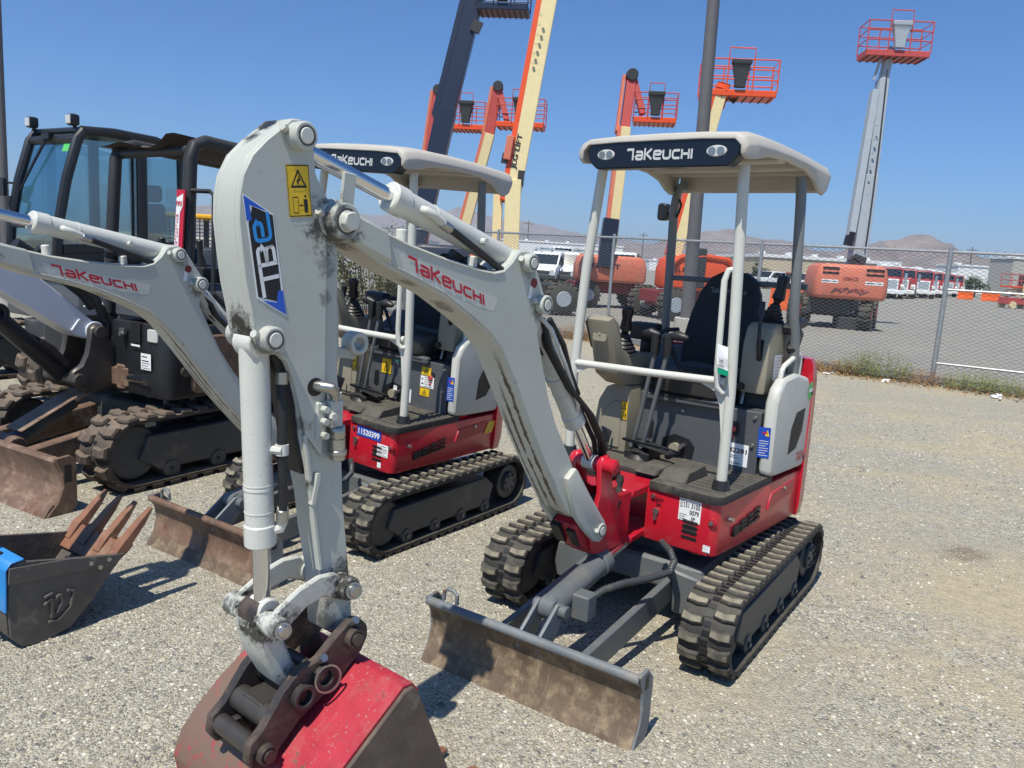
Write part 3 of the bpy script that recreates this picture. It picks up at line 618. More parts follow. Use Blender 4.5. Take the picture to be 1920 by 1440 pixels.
def mini_excavator(label, loc, rz, hy, brot, variant):
    main = variant == 'A'
    root = thing('mini_excavator', label, 'excavator', loc, rz, 'white and red mini excavators')
    MH0 = Matrix.Rotation(hy, 4, 'Z')
    MH = MH0 if main else MH0 @ Matrix.Translation((0, 0, .5)) @ Matrix.Rotation(R(-3.2), 4, 'X') @ Matrix.Translation((0, 0, -.5))
    MBm = MH0 @ Matrix.Translation(FOOT) @ Matrix.Rotation(brot, 4, 'Y') @ Matrix.Translation(-FOOT)
    PIN = Vector((2.318, 0, 1.814)); MAr = MBm if main else MBm @ Matrix.Translation(PIN) @ Matrix.Rotation(R(-16), 4, 'Y') @ Matrix.Translation(-PIN)
    U = lambda mb, nm, m_, **k: mb.build(nm, m_, root, None, **k)
    A_ = lambda mb, nm, m_, **k: mb.build(nm, m_, root, MAr, **k)
    H = lambda mb, nm, m_, **k: mb.build(nm, m_, root, MH, **k)
    B = lambda mb, nm, m_, **k: mb.build(nm, m_, root, MBm, **k)
    def sub(mb, nm, m_, par, **k): return mb.build(nm, m_, par, None, **k)
    # --- undercarriage
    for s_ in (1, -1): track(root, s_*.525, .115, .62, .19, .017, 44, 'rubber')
    cf = MB().box(-.36, .40, -.36, .36, .20, .34); cf.box(-.22, .24, -.46, .46, .14, .26); U(cf, 'undercarriage_frame', 'frame_grey', bevel=.015)
    U(MB().cyl((0, 0, .30), (0, 0, .44), .30, n=32), 'swing_ring', 'frame_dark', bevel=.01)
    for s_ in (1, -1):
        U(MB().px([(s_*.24, .12), (s_*.40, .12), (s_*.42, .20), (s_*.40, .31), (s_*.22, .33)], .28, .46), 'axle_bracket', 'frame_grey', bevel=.01)
    for y in (-.20, .19):
        U(MB().bar((.42, y*1.1, .22), (1.34, y, .13), .035, .12), 'blade_arm', 'frame_grey', bevel=.004)
    prof = [(1.405, .0), (1.365, .07), (1.345, .14), (1.35, .20), (1.375, .245), (1.392, .262)]
    bl = U(MB().sheet(prof, -.5, .5, .014), 'blade', 'blade_face' if main else 'blade_rusty', bevel=.002)
    sub(MB().tube([(1.376, -.5, .266), (1.376, .5, .266)], .020, 12), 'top_bar', 'blade_grey' if main else 'blade_rusty', bl)
    sub(MB().sheet([(1.408, .0), (1.395, .022), (1.372, .062)], -.5, .5, .02), 'cutting_edge', 'blade_face', bl)
    sub(MB().sheet([(1.37, .05), (1.345, .12), (1.337, .2), (1.36, .25)], -.495, .495, .022), 'back_plate', 'blade_grey', bl)
    for y in (-.5, .5):
        e_ = MB(); e_.py([(1.405, .0), (1.36, .07), (1.345, .14), (1.352, .21), (1.395, .285), (1.32, .29), (1.27, .24), (1.27, .05), (1.30, .0)], y-.008, y+.008)
        e_ = sub(e_, 'end_plate', 'blade_grey', bl, bevel=.003)
        sub(MB().box(1.315, 1.345, y-.0095, y+.0095, .215, .268), 'slot', 'ink_black', e_)
    sub(MB().tube([(1.345, -.44, .275), (1.345, -.44, .315), (1.345, -.42, .33), (1.345, -.385, .33), (1.345, -.37, .315), (1.345, -.37, .275)], .009, 8), 'lifting_eye', 'blade_grey', bl)
    for y in (-.045, .045): sub(MB().py([(1.36, .20), (1.36, .255), (1.22, .36), (1.17, .35), (1.16, .30), (1.26, .18)], y-.008, y+.008), 'cylinder_lug', 'blade_grey', bl, bevel=.003)
    bc = U(MB().cyl((1.20, 0, .325), (.74, 0, .40), .052, n=20), 'blade_cylinder', 'frame_grey', bevel=.006)
    sub(MB().cyl((.74, 0, .40), (.50, 0, .435), .026, n=14), 'rod', 'chrome', bc); sub(MB().cyl((1.195, -.075, .325), (1.195, .085, .325), .028, n=14), 'pin', 'frame_grey', bc, bevel=.004)
    sub(MB().cyl((1.195, -.034, .325), (1.195, .034, .325), .05, n=18), 'rod_eye', 'frame_grey', bc, bevel=.006); sub(MB().cyl((.80, 0, .392), (.735, 0, .401), .060, n=20), 'gland', 'frame_grey', bc, bevel=.005)
    sub(MB().box(1.02, 1.10, .045, .125, .26, .37), 'port_cover', 'frame_grey', bc, bevel=.006)
    hp = [(1.02, .09, .33), (.95, .12, .36), (.86, .17, .375), (.74, .24, .38), (.64, .285, .39), (.58, .28, .42), (.54, .24, .45), (.48, .17, .46)]
    hs = MB(); 
    pv = [Vector(p) for p in hp]; fine = []
    for i in range(len(pv)-1): fine += [pv[i].lerp(pv[i+1], t/10) for t in range(10)]
    fine.append(pv[-1]); hs.tube(fine, [.017 if i % 2 else .0145 for i in range(len(fine))], 10); sub(hs, 'spiral_hose', 'frame_dark', bc)

    # --- upper body: red base
    fl = [(.42, .10), (.42, .40)]+circ(.37, .40, .05, 10, 80, 4)[::1]+[(.36, .455), (-.42, .475)]
    base = [(.42, .085), (.42, .41)]+circ(.375, .41, .045, 15, 90, 4)+[(-.20, .470), (-.62, .475)]+[(-.62-.24*math.sin(a), .475*math.cos(a)) for a in (R(20), R(40), R(60), R(80), R(100), R(120), R(140), R(160))]+[(-.62, -.475), (.37, -.455)]+circ(.375, -.41, .045, -90, -15, 4)+[(.42, -.41), (.42, -.17), (.26, -.17), (.26, .085)]
    bd = H(MB().pz(base, .435, .690), 'lower_body', 'red_paint', bevel=.012, seg=2)
    # counterweight shell, rising behind the engine cover
    arc = [(-.58, .488)]+[(-.62-.25*math.sin(a), .488*math.cos(a)) for a in [R(x) for x in range(10, 171, 10)]]+[(-.58, -.488)]
    cw = MB()
    rings = []
    for z, ins in ((.43, .03), (.50, .0), (1.0, .0), (1.18, .015), (1.27, .05), (1.30, .10)):
        rings.append([(p[0]+(ins if p[0] < -.5 else 0)*abs(math.cos(math.asin(max(-1, min(1, p[1]/.488))))), p[1]*(1-ins*.6), z) for p in arc]+[(-.58, -.30, z), (-.58, .30, z)])
    cw.loft(rings); H(cw, 'counterweight', 'red_paint', bevel=.0)
    # side pocket, slots, front grille
    sy = lambda x, o=0: .4755+o-(.42-x)*.0+(-.012 if x > 0 else 0)+(.0)
    for (x0, x1, z0, z1, k) in ((.25, -.06, .50, .575, 4), (-.13, -.36, .575, .66, 3)):
        for i in range(k if main or k == 4 else 0):
            for j in range(3 if k == 4 else 1):
                u0 = x0+(x1-x0)*(i+.08)/k; u1 = x0+(x1-x0)*(i+.9)/k; sl_ = .035
                zb = z0+(j*.026)*(.5+.5*(i+1)/k)+(x0-u0)*.10; ze = zb+.014
                if k == 4: sub(MB().py([(u0, zb), (u1, zb+.006), (u1, ze+.006), (u0, ze)], .40, .4695+(.42-u0)*.011), 'vent_slot', 'ink_black', bd)
    sub(MB().py([(-.14, .55), (-.46, .575), (-.50, .66), (-.18, .635)], .43, .4765), 'side_pocket', 'dark_red_paint', bd, bevel=.006)
    for i in range(4): sub(MB().px(rrect(.285, .365, .492+i*.026, .507+i*.026, .0072, 3), .40, .4225), 'grille_slot', 'ink_black', bd)
    sub(MB().px(rrect(.29, .36, .525, .565, .015), .415, .4205), 'horn', 'steel_dark', bd)
    for y, z in ((.125, .655), (.43, .60)): sub(MB().cyl((.414, y, z), (.4225, y, z), .024, .020, n=16), 'bolt_recess', 'dark_red_paint', bd); sub(MB().cyl((.42, y, z), (.431, y, z), .010, n=10), 'bolt', 'steel', bd)
    for x, z in ((.30, .60), (-.35, .63)): sub(MB().cyl((x, .45, z), (x, .485, z), .011, n=10), 'bolt', 'steel', bd)
    sub(MB().cyl((.42, .145, .585), (.432, .145, .585), .016, n=10).box(.42, .436, .138, .152, .545, .60), 'key_switch', 'steel', bd)
    tw = MB().ring((.33, .345, .428), (0, 0, 1), .038, .062, .02, 20); tw.box(.27, .33, .26, .43, .420, .436); sub(tw, 'tow_eye', 'dark_red_paint', bd, bevel=.003)
    sub(MB().pz([(.26, .085), (.43, .085), (.56, .10), (.58, .02), (.58, -.10), (.56, -.18), (.43, -.17), (.26, -.17)], .44, .475), 'swing_bracket_lower', 'red_paint', bd, bevel=.006)
    sub(MB().pz([(.26, .085), (.40, .085), (.56, .09), (.58, .02), (.58, -.10), (.56, -.17), (.40, -.17), (.26, -.17)], .66, .70), 'swing_bracket_upper', 'red_paint', bd, bevel=.006)
    sub(MB().cyl((.62, -.04, .43), (.62, -.04, .72), .07, n=20), 'swing_pin', 'dark_red_paint', bd, bevel=.004)
    if main:
        sticker(root, MH, 'paper_label', (.4225, .262, .578), (0, .112, .0), (0, 0, .105), 'sticker_white', (1, 0, 0),
                [('ink_black', txt('151 3105', .22, .95, .62, .86, .02)), ('ink_black', txt('0079', .5, .92, .32, .54, .02)), ('ink_black', txt('IP', .6, .78, .06, .24, .02)), ('ink_black', lines(4, .04, .18, .62, .9)), ('ink_black', lines(3, .05, .4, .08, .28, .02))])
        sticker(root, MH, 'paper_label', (.4225, .40, .455), (0, .036, .0), (0, 0, .034), 'sticker_white', (1, 0, 0), [('ink_black', lines(3))])
        t_ = MB(); put_text(t_, '24V', (.4227, .135, .635), (0, .045, 0), (0, 0, .018), .02); put_text(t_, '2A', (.4227, .140, .612), (0, .030, 0), (0, 0, .018), .02); H(t_, 'voltage_marking', 'ink_black', recalc=False, smooth=0)
    else:
        sticker(root, MH, 'number_label', (.4225, .15, .615), (0, .20, .0), (0, 0, .062), 'sticker_blue', (1, 0, 0), [('ink_white', txt('11520399', .06, .94, .2, .8, .03))])
        sticker(root, MH, 'paper_label', (.4225, .325, .53), (0, .09, .0), (0, 0, .075), 'sticker_white', (1, 0, 0), [('ink_black', lines(4, .1, .9, .1, .5, .02)), ('ink_black', lines(3, .1, .25, .6, .9)), ('ink_black', lines(2, .35, .9, .62, .85, .04))])
        sticker(root, MH, 'paper_label', (.4225, .335, .455), (0, .03, .0), (0, 0, .034), 'sticker_white', (1, 0, 0))
        sticker(root, MH, 'warning_label', (-.55, .4775, .56), (.09, 0, .0), (-.045, 0, .08), 'sticker_yellow', (0, 1, 0), [('ink_black', lines(3, .3, .6, .2, .6))])
    # --- floor mat, foot rests, panel under the seat
    fm = H(MB().pz([(.43, .10), (.435, .41)]+circ(.385, .42, .05, 10, 90, 3)+[(-.18, .468), (-.18, -.468), (.385, -.468)]+circ(.385, -.42, .05, -90, -10, 3)+[(.43, -.18), (.30, -.18), (.30, .10)], .688, .728), 'floor_mat', 'mat_black', bevel=.012, seg=2)
    st = MB()
    for i in range(9):
        for j in range(9):
            x, y = .36-i*.052, .27+j*.022-.0
            if y < .45 and not (x < -.06): st.cyl((x, y, .727), (x, y, .733), .010, .007, n=6)
    struct(sub(st, 'studs', 'mat_black', fm), 'stuff')
    for (x0, x1, y0, y1, h_) in ((.10, .36, .10, .25, .06), (.12, .34, -.05, .08, .035)):
        sub(MB().loft([[(x0, y0, .725), (x1, y0, .725), (x1, y1, .725), (x0, y1, .725)], [(x0+.03, y0+.01, .725+h_), (x1-.05, y0+.01, .725+h_*.8), (x1-.05, y1-.01, .725+h_*.8), (x0+.03, y1-.01, .725+h_)]]), 'foot_rest', 'mat_black', fm, bevel=.006)
    pn = H(MB().box(-.22, -.10, -.29, .405, .72, 1.05), 'seat_base_panel', 'panel_grey', bevel=.004)
    sub(MB().bar((-.085, -.27, 1.045), (-.085, .25, 1.055), .05, .05), 'front_ledge', 'panel_grey', pn, bevel=.012)
    sub(MB().px([(-.14, .735), (.055, .735), (.065, .80), (.03, .84), (-.06, .855), (-.13, .82)], -.16, -.0985), 'access_opening', 'ink_black', pn)
    sub(MB().px(rrect(-.235, -.19, .80, .91, .02), -.16, -.0985), 'lever_slot', 'ink_black', pn)
    sub(MB().px(rrect(.245, .30, .905, .985, .02), -.16, -.0985), 'switch_recess', 'ink_black', pn)
    sub(MB().cyl((-.12, .265, .945), (-.085, .265, .945), .018, n=14).cyl((-.12, .265, .905), (-.09, .265, .905), .010, n=10), 'battery_switch', 'lift_red', pn, bevel=.003)
    sub(MB().cyl((-.10, -.045, .78), (-.07, -.045, .78), .03, n=14), 'hydraulic_fitting', 'console_tan', pn); sub(MB().cyl((-.10, .0, .80), (-.06, .0, .80), .012, n=8), 'hydraulic_fitting', 'steel', pn)
    for y, z in ((.375, 1.02), (.375, .875), (-.275, .97), (-.02, .99)): sub(MB().cyl((-.10, y, z), (-.088, y, z), .012, .008, n=10), 'bolt', 'steel', pn)
    if main:
        sticker(root, MH, 'number_label', (-.0975, .205, .757), (0, .155, 0), (0, 0, .115), 'sticker_white', (1, 0, 0), [('ink_black', txt('042281', .18, .95, .58, .80, .025)), ('ink_black', lines(2, .15, .7, .36, .44, .02)), ('ink_black', txt('.215.3983', .3, .75, .06, .15))])
    else:
        for y, z, w_, h_ in ((.18, .955, .085, .055), (.18, .815, .085, .055), (-.175, .90, .09, .105)): sticker(root, MH, 'warning_label', (-.0975, y, z), (0, w_, 0), (0, 0, h_), 'sticker_yellow', (1, 0, 0), [('ink_black', warn)])
        sticker(root, MH, 'paper_label', (-.0975, .18, .875), (0, .115, 0), (0, 0, .075), 'sticker_white', (1, 0, 0), [('ink_black', lines(5, .3, .9)), ('ink_black', lines(2, .08, .24, .3, .7, .1))])
        for y in (-.05, .08): sticker(root, MH, 'paper_label', (-.0975, y, .745), (0, .03, 0), (0, 0, .09), 'sticker_white', (1, 0, 0), [('ink_black', lines(3, .3, .7))])
        sticker(root, MH, 'inspection_label', (-.0975, -.06, .99), (0, .075, 0), (0, 0, .025), 'tag_green', (1, 0, 0), [('ink_white', txt('OK', .1, .6, .15, .85))])
    # --- right side cover (tan) with hatch
    cv = [(-.50, .72), (-.29, .72), (-.29, 1.09), (-.37, 1.10), (-.44, 1.07), (-.485, .99), (-.50, .88)]
    cvr = H(MB().px(cv, -.55, .02), 'side_cover', 'console_tan', bevel=.012, seg=2)
    sub(MB().px([(-.455, .74), (-.33, .74), (-.33, 1.0), (-.38, 1.0), (-.43, .95), (-.455, .88)], .012, .028), 'hatch', 'console_tan', cvr, bevel=.005)
    H(MB().tube([(-.05, -.47, .82), (-.12, -.475, .98), (-.30, -.47, 1.10), (-.45, -.45, 1.12)], .012, 8), 'edge_trim', 'plastic_black')
    sticker(root, MH, 'warning_label', (.0215, -.335, .90), (0, .042, .0), (0, 0, .105), 'sticker_yellow', (1, 0, 0), [('ink_black', warn)])
    # --- engine cover (white) on the machine's left with grille, handrail, stickers
    ec = [(-.10, .735), (-.095, 1.11), (-.125, 1.18), (-.19, 1.225), (-.36, 1.24), (-.52, 1.21), (-.60, 1.12), (-.645, .95), (-.63, .80), (-.58, .71), (-.20, .72)]
    eo = H(MB().py(ec, .415, .482), 'engine_cover', 'cover_grey', bevel=.03, seg=3); sub(MB().py([(-.24, 1.02), (-.26, 1.16), (-.40, 1.24), (-.45, 1.30), (-.66, 1.27), (-.66, .75), (-.30, .75)], -.44, .40), 'engine_hood', 'frame_dark', eo, bevel=.02)
    sub(MB().py([(-.30, .80), (-.44, .82), (-.52, .92), (-.535, 1.06), (-.38, 1.045), (-.31, .95)], .45, .4815), 'grille_frame', 'cover_grey', eo, bevel=.004)
    sub(MB().py([(-.32, .815), (-.43, .835), (-.495, .92), (-.51, 1.045), (-.385, 1.033), (-.33, .95)], .46, .4835), 'grille', 'ink_black', eo)
    sl_ = MB()
    for i in range(13): sl_.bar((-.328-.012*i*.35, .484, .825+i*.016), (-.42-.007*i, .484, .84+i*.016), .004, .004)
    struct(sub(sl_, 'grille_bars', 'plastic_black', eo), 'stuff')
    for x, z in ((-.585, 1.12), (-.58, .77)): sub(MB().cyl((x, .47, z), (x, .487, z), .014, n=12), 'latch', 'steel_dark', eo)
    sub(MB().tube([(-.19, .44, 1.16), (-.20, .445, 1.26), (-.225, .445, 1.285), (-.40, .445, 1.335), (-.43, .445, 1.33), (-.445, .445, 1.29), (-.45, .44, 1.19)], .013, 10), 'handrail', 'machine_white', eo)
    sticker(root, MH, 'notice_label', (-.0965, .405, .825), (0, .062, .004), (0, -.004, .155), 'sticker_blue', (1, 0, 0), [('ink_white', lines(7, .12, .88, .08, .55, .018)), ('sticker_yellow', lambda t, o, eu, ev: t.add([o+eu*.55+ev*.72, o+eu*.92+ev*.72, o+eu*.74+ev*.93], [(0, 1, 2)])), ('ink_red', lines(1, .3, .75, .82, .82, .05))])
    if main:
        mb = MB(); o = Vector((-.555, .4838, 1.135))
        mb.add([o+Vector((.035*math.cos(a), 0, .05*math.sin(a))) for a in [i*math.pi/10 for i in range(20)]], [tuple(range(20))]); sub(mb, 'round_label', 'sticker_green', eo, recalc=False, smooth=0)
        mb = MB(); quad(mb, o+Vector((-.028, .0012, -.008)), (.056, 0, 0), (0, 0, .018)); sub(mb, 'label_band', 'sticker_white', eo, recalc=False, smooth=0)
        mb = MB(); put_text(mb, 'TB216', (-.46, .4838, .755), (-.11, 0, .008), (.008, 0, .05)); sub(mb, 'model_lettering', 'ink_red', eo, recalc=False, smooth=0)
    # --- seat
    cu = [(-.15+.04*math.cos(a), 0) for a in (0,)]
    se = H(MB().loft([[(x, y*k, z) for x, y in rrect(-.46, -.05, -.22, .22, .07)] for z, k in ((1.08, .93), (1.10, 1), (1.17, 1), (1.20, .9))]), 'seat', 'seat_vinyl', bevel=.01)
    bk = MB(); rg = []
    for (z, x, hw_, th_) in ((1.10, -.44, .17, .07), (1.20, -.45, .215, .09), (1.35, -.47, .225, .085), (1.50, -.50, .205, .075), (1.62, -.53, .175, .065), (1.70, -.55, .13, .05), (1.735, -.56, .07, .03)):
        rg.append([(x+a*th_*(1 if abs(b_) < .6 else .85)+(.028 if abs(b_) > .75 and a > 0 else 0), b_*hw_, z) for a, b_ in ((1, -.6), (1, .0), (1, .6), (.9, .9), (.3, 1), (-.5, .9), (-1, .4), (-1, -.4), (-.5, -.9), (.3, -1), (.9, -.9))])
    bk.loft(rg); bkp = sub(bk, 'backrest', 'seat_black', se, smooth=60)
    mb = MB(); put_brand(mb, 'TAKEUCHI', (-.448, -.11, 1.615), (0, .22, 0), (-.012, 0, .030)); sub(mb, 'seat_lettering', 'frame_grey', se, recalc=False, smooth=0)
    sub(MB().box(-.46, -.06, -.23, .23, 1.03, 1.085), 'suspension', 'plastic_black', se, bevel=.02)
    sub(MB().tube([(-.30, .24, 1.12), (-.22, .25, 1.13), (-.20, .25, 1.06)], .012, 8), 'seat_lever', 'steel', se)
    bt = MB(); pth = [(-.38, .235, 1.20), (-.30, .245, 1.17), (-.26, .25, 1.10), (-.26, .245, 1.05)]
    for a_, b_ in zip(pth, pth[1:]): bt.bar(a_, b_, .004, .045, up=(1, 0, .3))
    sub(bt, 'seat_belt', 'plastic_black', se)
    # --- consoles, joysticks, levers
    con = H(MB().py([(.30, 1.455), (.245, 1.475), (.19, 1.44), (.13, 1.30), (.06, 1.27), (-.20, 1.265), (-.22, 1.14), (-.10, 1.09), (.06, 1.10), (.17, 1.16), (.22, 1.30)], -.43, -.285), 'control_console', 'console_tan', bevel=.018, seg=2)
    sub(MB().py([(.287, 1.44), (.235, 1.45), (.165, 1.28), (.215, 1.30)], -.44, -.425), 'console_door', 'plastic_black', con, bevel=.004)
    sub(MB().px(rrect(-.40, -.315, 1.34, 1.42, .012), .20, .262).box(.262, .266, -.365, -.35, 1.37, 1.395), 'console_lid', 'console_tan', con, bevel=.004)
    def joystick(x, y, z, tx=0, ty=0, nm='joystick'):
        j = MB(); pts = []; rr = []
        for i in range(13): pts.append((x+tx*i*.05, y+ty*i*.05, z+.009*i)); rr.append(.080*(1-i/17)*(1 if i % 2 else .86))
        j.tube(pts, rr, 14); jo = H(j, nm, 'plastic_black')
        x2, y2, z2 = x+tx*.6, y+ty*.6, z+.105
        sub(MB().tube([(x2, y2, z2), (x2+tx*.25, y2+ty*.2, z2+.02), (x2+tx*.3, y2+ty*.3, z2+.03), (x2+tx*.7, y2+ty*.7, z2+.085), (x2+tx*.9, y2+ty*.9, z2+.12), (x2+tx, y2+ty, z2+.14), (x2+tx, y2+ty, z2+.15)], [.014, .022, .034, .026, .033, .031, .012], 12), 'grip', 'plastic_black', jo)
        return jo
    joystick(.03, -.35, 1.27, .045, .035)
    H(MB().tube([(.02, -.45, 1.20), (.035, -.445, 1.40)], .007, 8).tube([(.035, -.445, 1.38), (.036, -.445, 1.43), (.036, -.445, 1.455), (.036, -.445, 1.46)], [.012, .020, .020, .008], 10), 'auxiliary_lever', 'plastic_black')
    H(MB().box(-.22, -.14, -.42, -.25, 1.33, 1.43).box(-.20, -.16, -.36, -.30, 1.25, 1.34), 'display_monitor', 'plastic_black', bevel=.018, seg=2)
    cl = H(MB().py([(-.155, 1.13), (-.16, 1.38), (-.19, 1.47), (-.24, 1.49), (-.40, 1.49), (-.46, 1.42), (-.50, 1.20), (-.46, 1.12)], .24, .385), 'control_console', 'console_tan', bevel=.02, seg=2)
    sub(MB().px(rrect(.325, .352, 1.30, 1.41, .012), -.19, -.153), 'lever_slot', 'ink_black', cl); sub(MB().cyl((-.165, .26, 1.16), (-.135, .26, 1.16), .02, n=12), 'knob', 'ink_black', cl)
    sub(MB().tube([(-.155, .338, 1.315), (-.135, .338, 1.36), (-.14, .33, 1.47), (-.155, .325, 1.56)], .010, 8).tube([(-.155, .325, 1.53), (-.165, .322, 1.60)], [.016, .013], 10), 'safety_lever', 'plastic_black', cl)
    sticker(root, MH, 'chart_label', (-.24, .3865, 1.20), (-.10, 0, .0), (0, 0, .13), 'sticker_white', (0, 1, 0), [('ink_black', lines(7, .08, .92, .1, .9, .012))])
    joystick(-.33, .31, 1.48, -.02, .02)
    H(MB().bar((-.30, .40, 1.46), (-.52, .41, 1.50), .07, .05).bar((-.34, .43, 1.34), (-.42, .43, 1.46), .05, .06), 'arm_rest', 'plastic_black', bevel=.012)
    # travel levers with T handles
    for y0, y1, hy0, hy1 in ((-.205, -.115, -.19, -.10), (-.145, -.045, -.045, .06)):
        lv = H(MB().tube([(.06, y0, .78), (.075, y0, .83), (.085, y0+.02, .90), (.10, y1, 1.30), (.10, y1, 1.33)], .0115, 10), 'travel_lever', 'frame_grey')
        sub(MB().tube([(.10, y1, 1.29), (.10, y1, 1.385), (.10, y1+.002, 1.40)], [.019, .027, .026], 12).tube([(.10, hy0-.006, 1.393), (.10, hy0+.01, 1.395), (.10, (hy0+hy1)/2, 1.402), (.10, hy1-.01, 1.397), (.10, hy1+.006, 1.395)], [.010, .018, .027, .018, .010], 12), 'handle', 'plastic_black', lv)
    pd = H(MB().box(.0, .13, -.23, -.08, .728, .77).bar((.05, -.26, .815), (.12, .06, .80), .10, .012).cyl((.05, -.16, .77), (.05, -.16, .82), .03, n=12).cyl((.07, .02, .78), (.12, .02, .78), .018, n=10), 'lever_linkage', 'plastic_black', bevel=.004)
    for y in (-.2, -.14, -.02, .03): sub(MB().cyl((.10, y, .80), (.118, y, .80), .012, n=8), 'bolt', 'steel', pd)
    H(MB().tube([(.08, -.16, .73), (.08, -.16, .755), (.08, -.16, .77), (.08, -.16, .785)], [.075, .05, .06, .03], 14), 'rubber_boot', 'plastic_black')
    H(MB().bar((.14, -.365, .755), (.10, -.365, .855), .11, .012, up=(0, 1, 0)).tube([(.10, -.36, .73), (.11, -.36, .78)], .012, 8), 'foot_pedal', 'panel_grey', bevel=.004)
    H(MB().tube([(-.05, -.15, 1.36), (.0, -.08, 1.33), (.02, .0, 1.22), (-.08, .08, 1.19)], .012, 8).tube([(.0, -.2, 1.36), (-.08, -.16, 1.41), (-.18, -.14, 1.41)], .012, 8), 'control_cables', 'hose_black')
    # --- canopy: posts, bars, roof
    PL = [(.29, .40, .73), (.30, .40, 1.2), (.33, .385, 1.8), (.35, .375, 2.2)]; PR = [(.32, -.45, .73), (.33, -.455, 1.16), (.335, -.42, 1.72), (.345, -.36, 2.2)]
    pl_ = H(MB().tube(PL, .025, 14), 'canopy_post', 'machine_white'); sub(MB().cyl((.29, .40, .727), (.291, .40, .775), .045, .034, n=16), 'rubber_collar', 'plastic_black', pl_)
    pr_ = H(MB().tube(PR, .025, 14), 'canopy_post', 'machine_white'); sub(MB().cyl((.32, -.45, .727), (.32, -.45, .775), .045, .034, n=16), 'rubber_collar', 'plastic_black', pr_)
    sub(MB().tube([(.30, .395, 1.76), (.345, .35, 1.745), (.355, .34, 1.70), (.345, .345, 1.30), (.34, .35, 1.215), (.33, .37, 1.19), (.305, .395, 1.195)], .0145, 10), 'grab_handle', 'machine_white', pl_)
    fb = H(MB().tube([(.335, -.44, 1.222), (.33, .0, 1.23), (.315, .38, 1.24)], .0185, 12), 'front_guard_bar', 'machine_white')
    sub(MB().prism([(-.44, 1.235), (-.36, 1.205), (-.43, 1.17), (-.455, 1.08), (-.46, 1.235)], lambda u, v, t: (t, u, v), .327, .336), 'gusset', 'machine_white', fb); sub(MB().prism([(.26, 1.215), (.39, 1.25), (.40, 1.0), (.385, .97), (.36, 1.13), (.33, 1.19)], lambda u, v, t: (t, u, v), .306, .315), 'gusset', 'machine_white', fb)
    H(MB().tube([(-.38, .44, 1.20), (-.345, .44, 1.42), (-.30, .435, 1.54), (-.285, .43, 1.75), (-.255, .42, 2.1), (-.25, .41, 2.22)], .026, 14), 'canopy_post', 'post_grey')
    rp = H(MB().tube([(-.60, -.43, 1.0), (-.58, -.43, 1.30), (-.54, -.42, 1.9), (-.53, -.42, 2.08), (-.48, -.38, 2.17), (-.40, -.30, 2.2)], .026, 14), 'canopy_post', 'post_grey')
    H(MB().tube([(-.56, -.42, 1.68), (-.55, .40, 1.68)], .016, 10), 'rear_rail', 'frame_grey')
    sub(MB().px(rrect(-.515, -.455, 2.01, 2.11, .02), -.56, -.50).bar((-.53, -.42, 2.06), (-.53, -.48, 2.06), .02, .03), 'work_lamp', 'plastic_black', rp, bevel=.008)
    H(MB().tube([(-.53, -.40, 2.03), (-.50, -.37, 2.06), (-.49, -.355, 2.10), (-.50, -.38, 2.14), (-.48, -.39, 2.17)], .007, 8), 'lamp_cable', 'hose_black')
    for x in (.34, .08, -.20, -.42): H(MB().bar((x, -.40, 2.262), (x, .44, 2.262), .09, .035), 'roof_bar', 'canopy_plastic', bevel=.008)
    # roof shell: rounded dish with rolled-down side lips
    CXF, CXR = .52, -.50
    def roof_ring(x, k):          # y-z section at x; k scales lip depth
        hw_ = .435 if x < .3 else .435-.02*(x-.3)/.22
        zt = 2.335-.06*max(0, (-x-.05))-.00*x
        if x > .45: zt -= .02*(x-.45)/.07
        out = [(-hw_, zt-.10*k), (-hw_-.008, zt-.06), (-hw_+.012, zt-.022), (-hw_+.05, zt-.004), (-hw_*.5, zt+.004), (0, zt+.006), (hw_*.5, zt+.004), (hw_-.05, zt-.004), (hw_-.012, zt-.022), (hw_+.008, zt-.06), (hw_, zt-.10*k)]
        inn = [(hw_-.02, zt-.10*k), (hw_-.022, zt-.055), (hw_-.05, zt-.028), (hw_*.5, zt-.022), (0, zt-.022), (-hw_*.5, zt-.022), (-hw_+.05, zt-.028), (-hw_+.022, zt-.055), (-hw_+.02, zt-.10*k)]
        return [(x, y+.03, z) for y, z in out+inn]
    rf = H(MB().loft([roof_ring(x, k) for x, k in ((CXF, .9), (.49, 1.15), (.42, 1.2), (.30, .95), (.1, .85), (-.15, .9), (-.28, 1.1), (-.36, 1.5), (-.43, 1.65), (-.48, 1.35), (CXR, .9))]), 'canopy_roof', 'canopy_plastic', bevel=.004, smooth=40)
    sub(MB().box(-.503, -.47, -.37, .43, 2.165, 2.285), 'rear_lip', 'canopy_plastic', rf, bevel=.01)
    vis = sub(MB().px([(u_+.04, v_) for u_, v_ in [(-.33, 2.178), (.33, 2.178), (.375, 2.215), (.385, 2.265), (.355, 2.305), (-.355, 2.305), (-.385, 2.265), (-.375, 2.215)]], .44, .512), 'visor', 'navy', rf, bevel=.006)
    for y in (-.24, .315):
        sub(MB().px([(y+.048*math.cos(a), 2.242+.024*math.sin(a)) for a in [i*math.pi/8 for i in range(16)]], .505, .5155), 'lamp', 'lamp_glass', rf, bevel=.003)
        sub(MB().cyl((.512, y-.02, 2.242), (.518, y-.02, 2.242), .017, n=14).cyl((.512, y+.02, 2.242), (.518, y+.02, 2.242), .017, n=14), 'lamp_bulb', 'steel', rf)
    mb = MB(); put_brand(mb, 'TAKEUCHI', (.5135, -.125, 2.213), (0, .33, 0), (0, 0, .052)); sub(mb, 'brand_lettering', 'lamp_glass', rf, recalc=False, smooth=0)
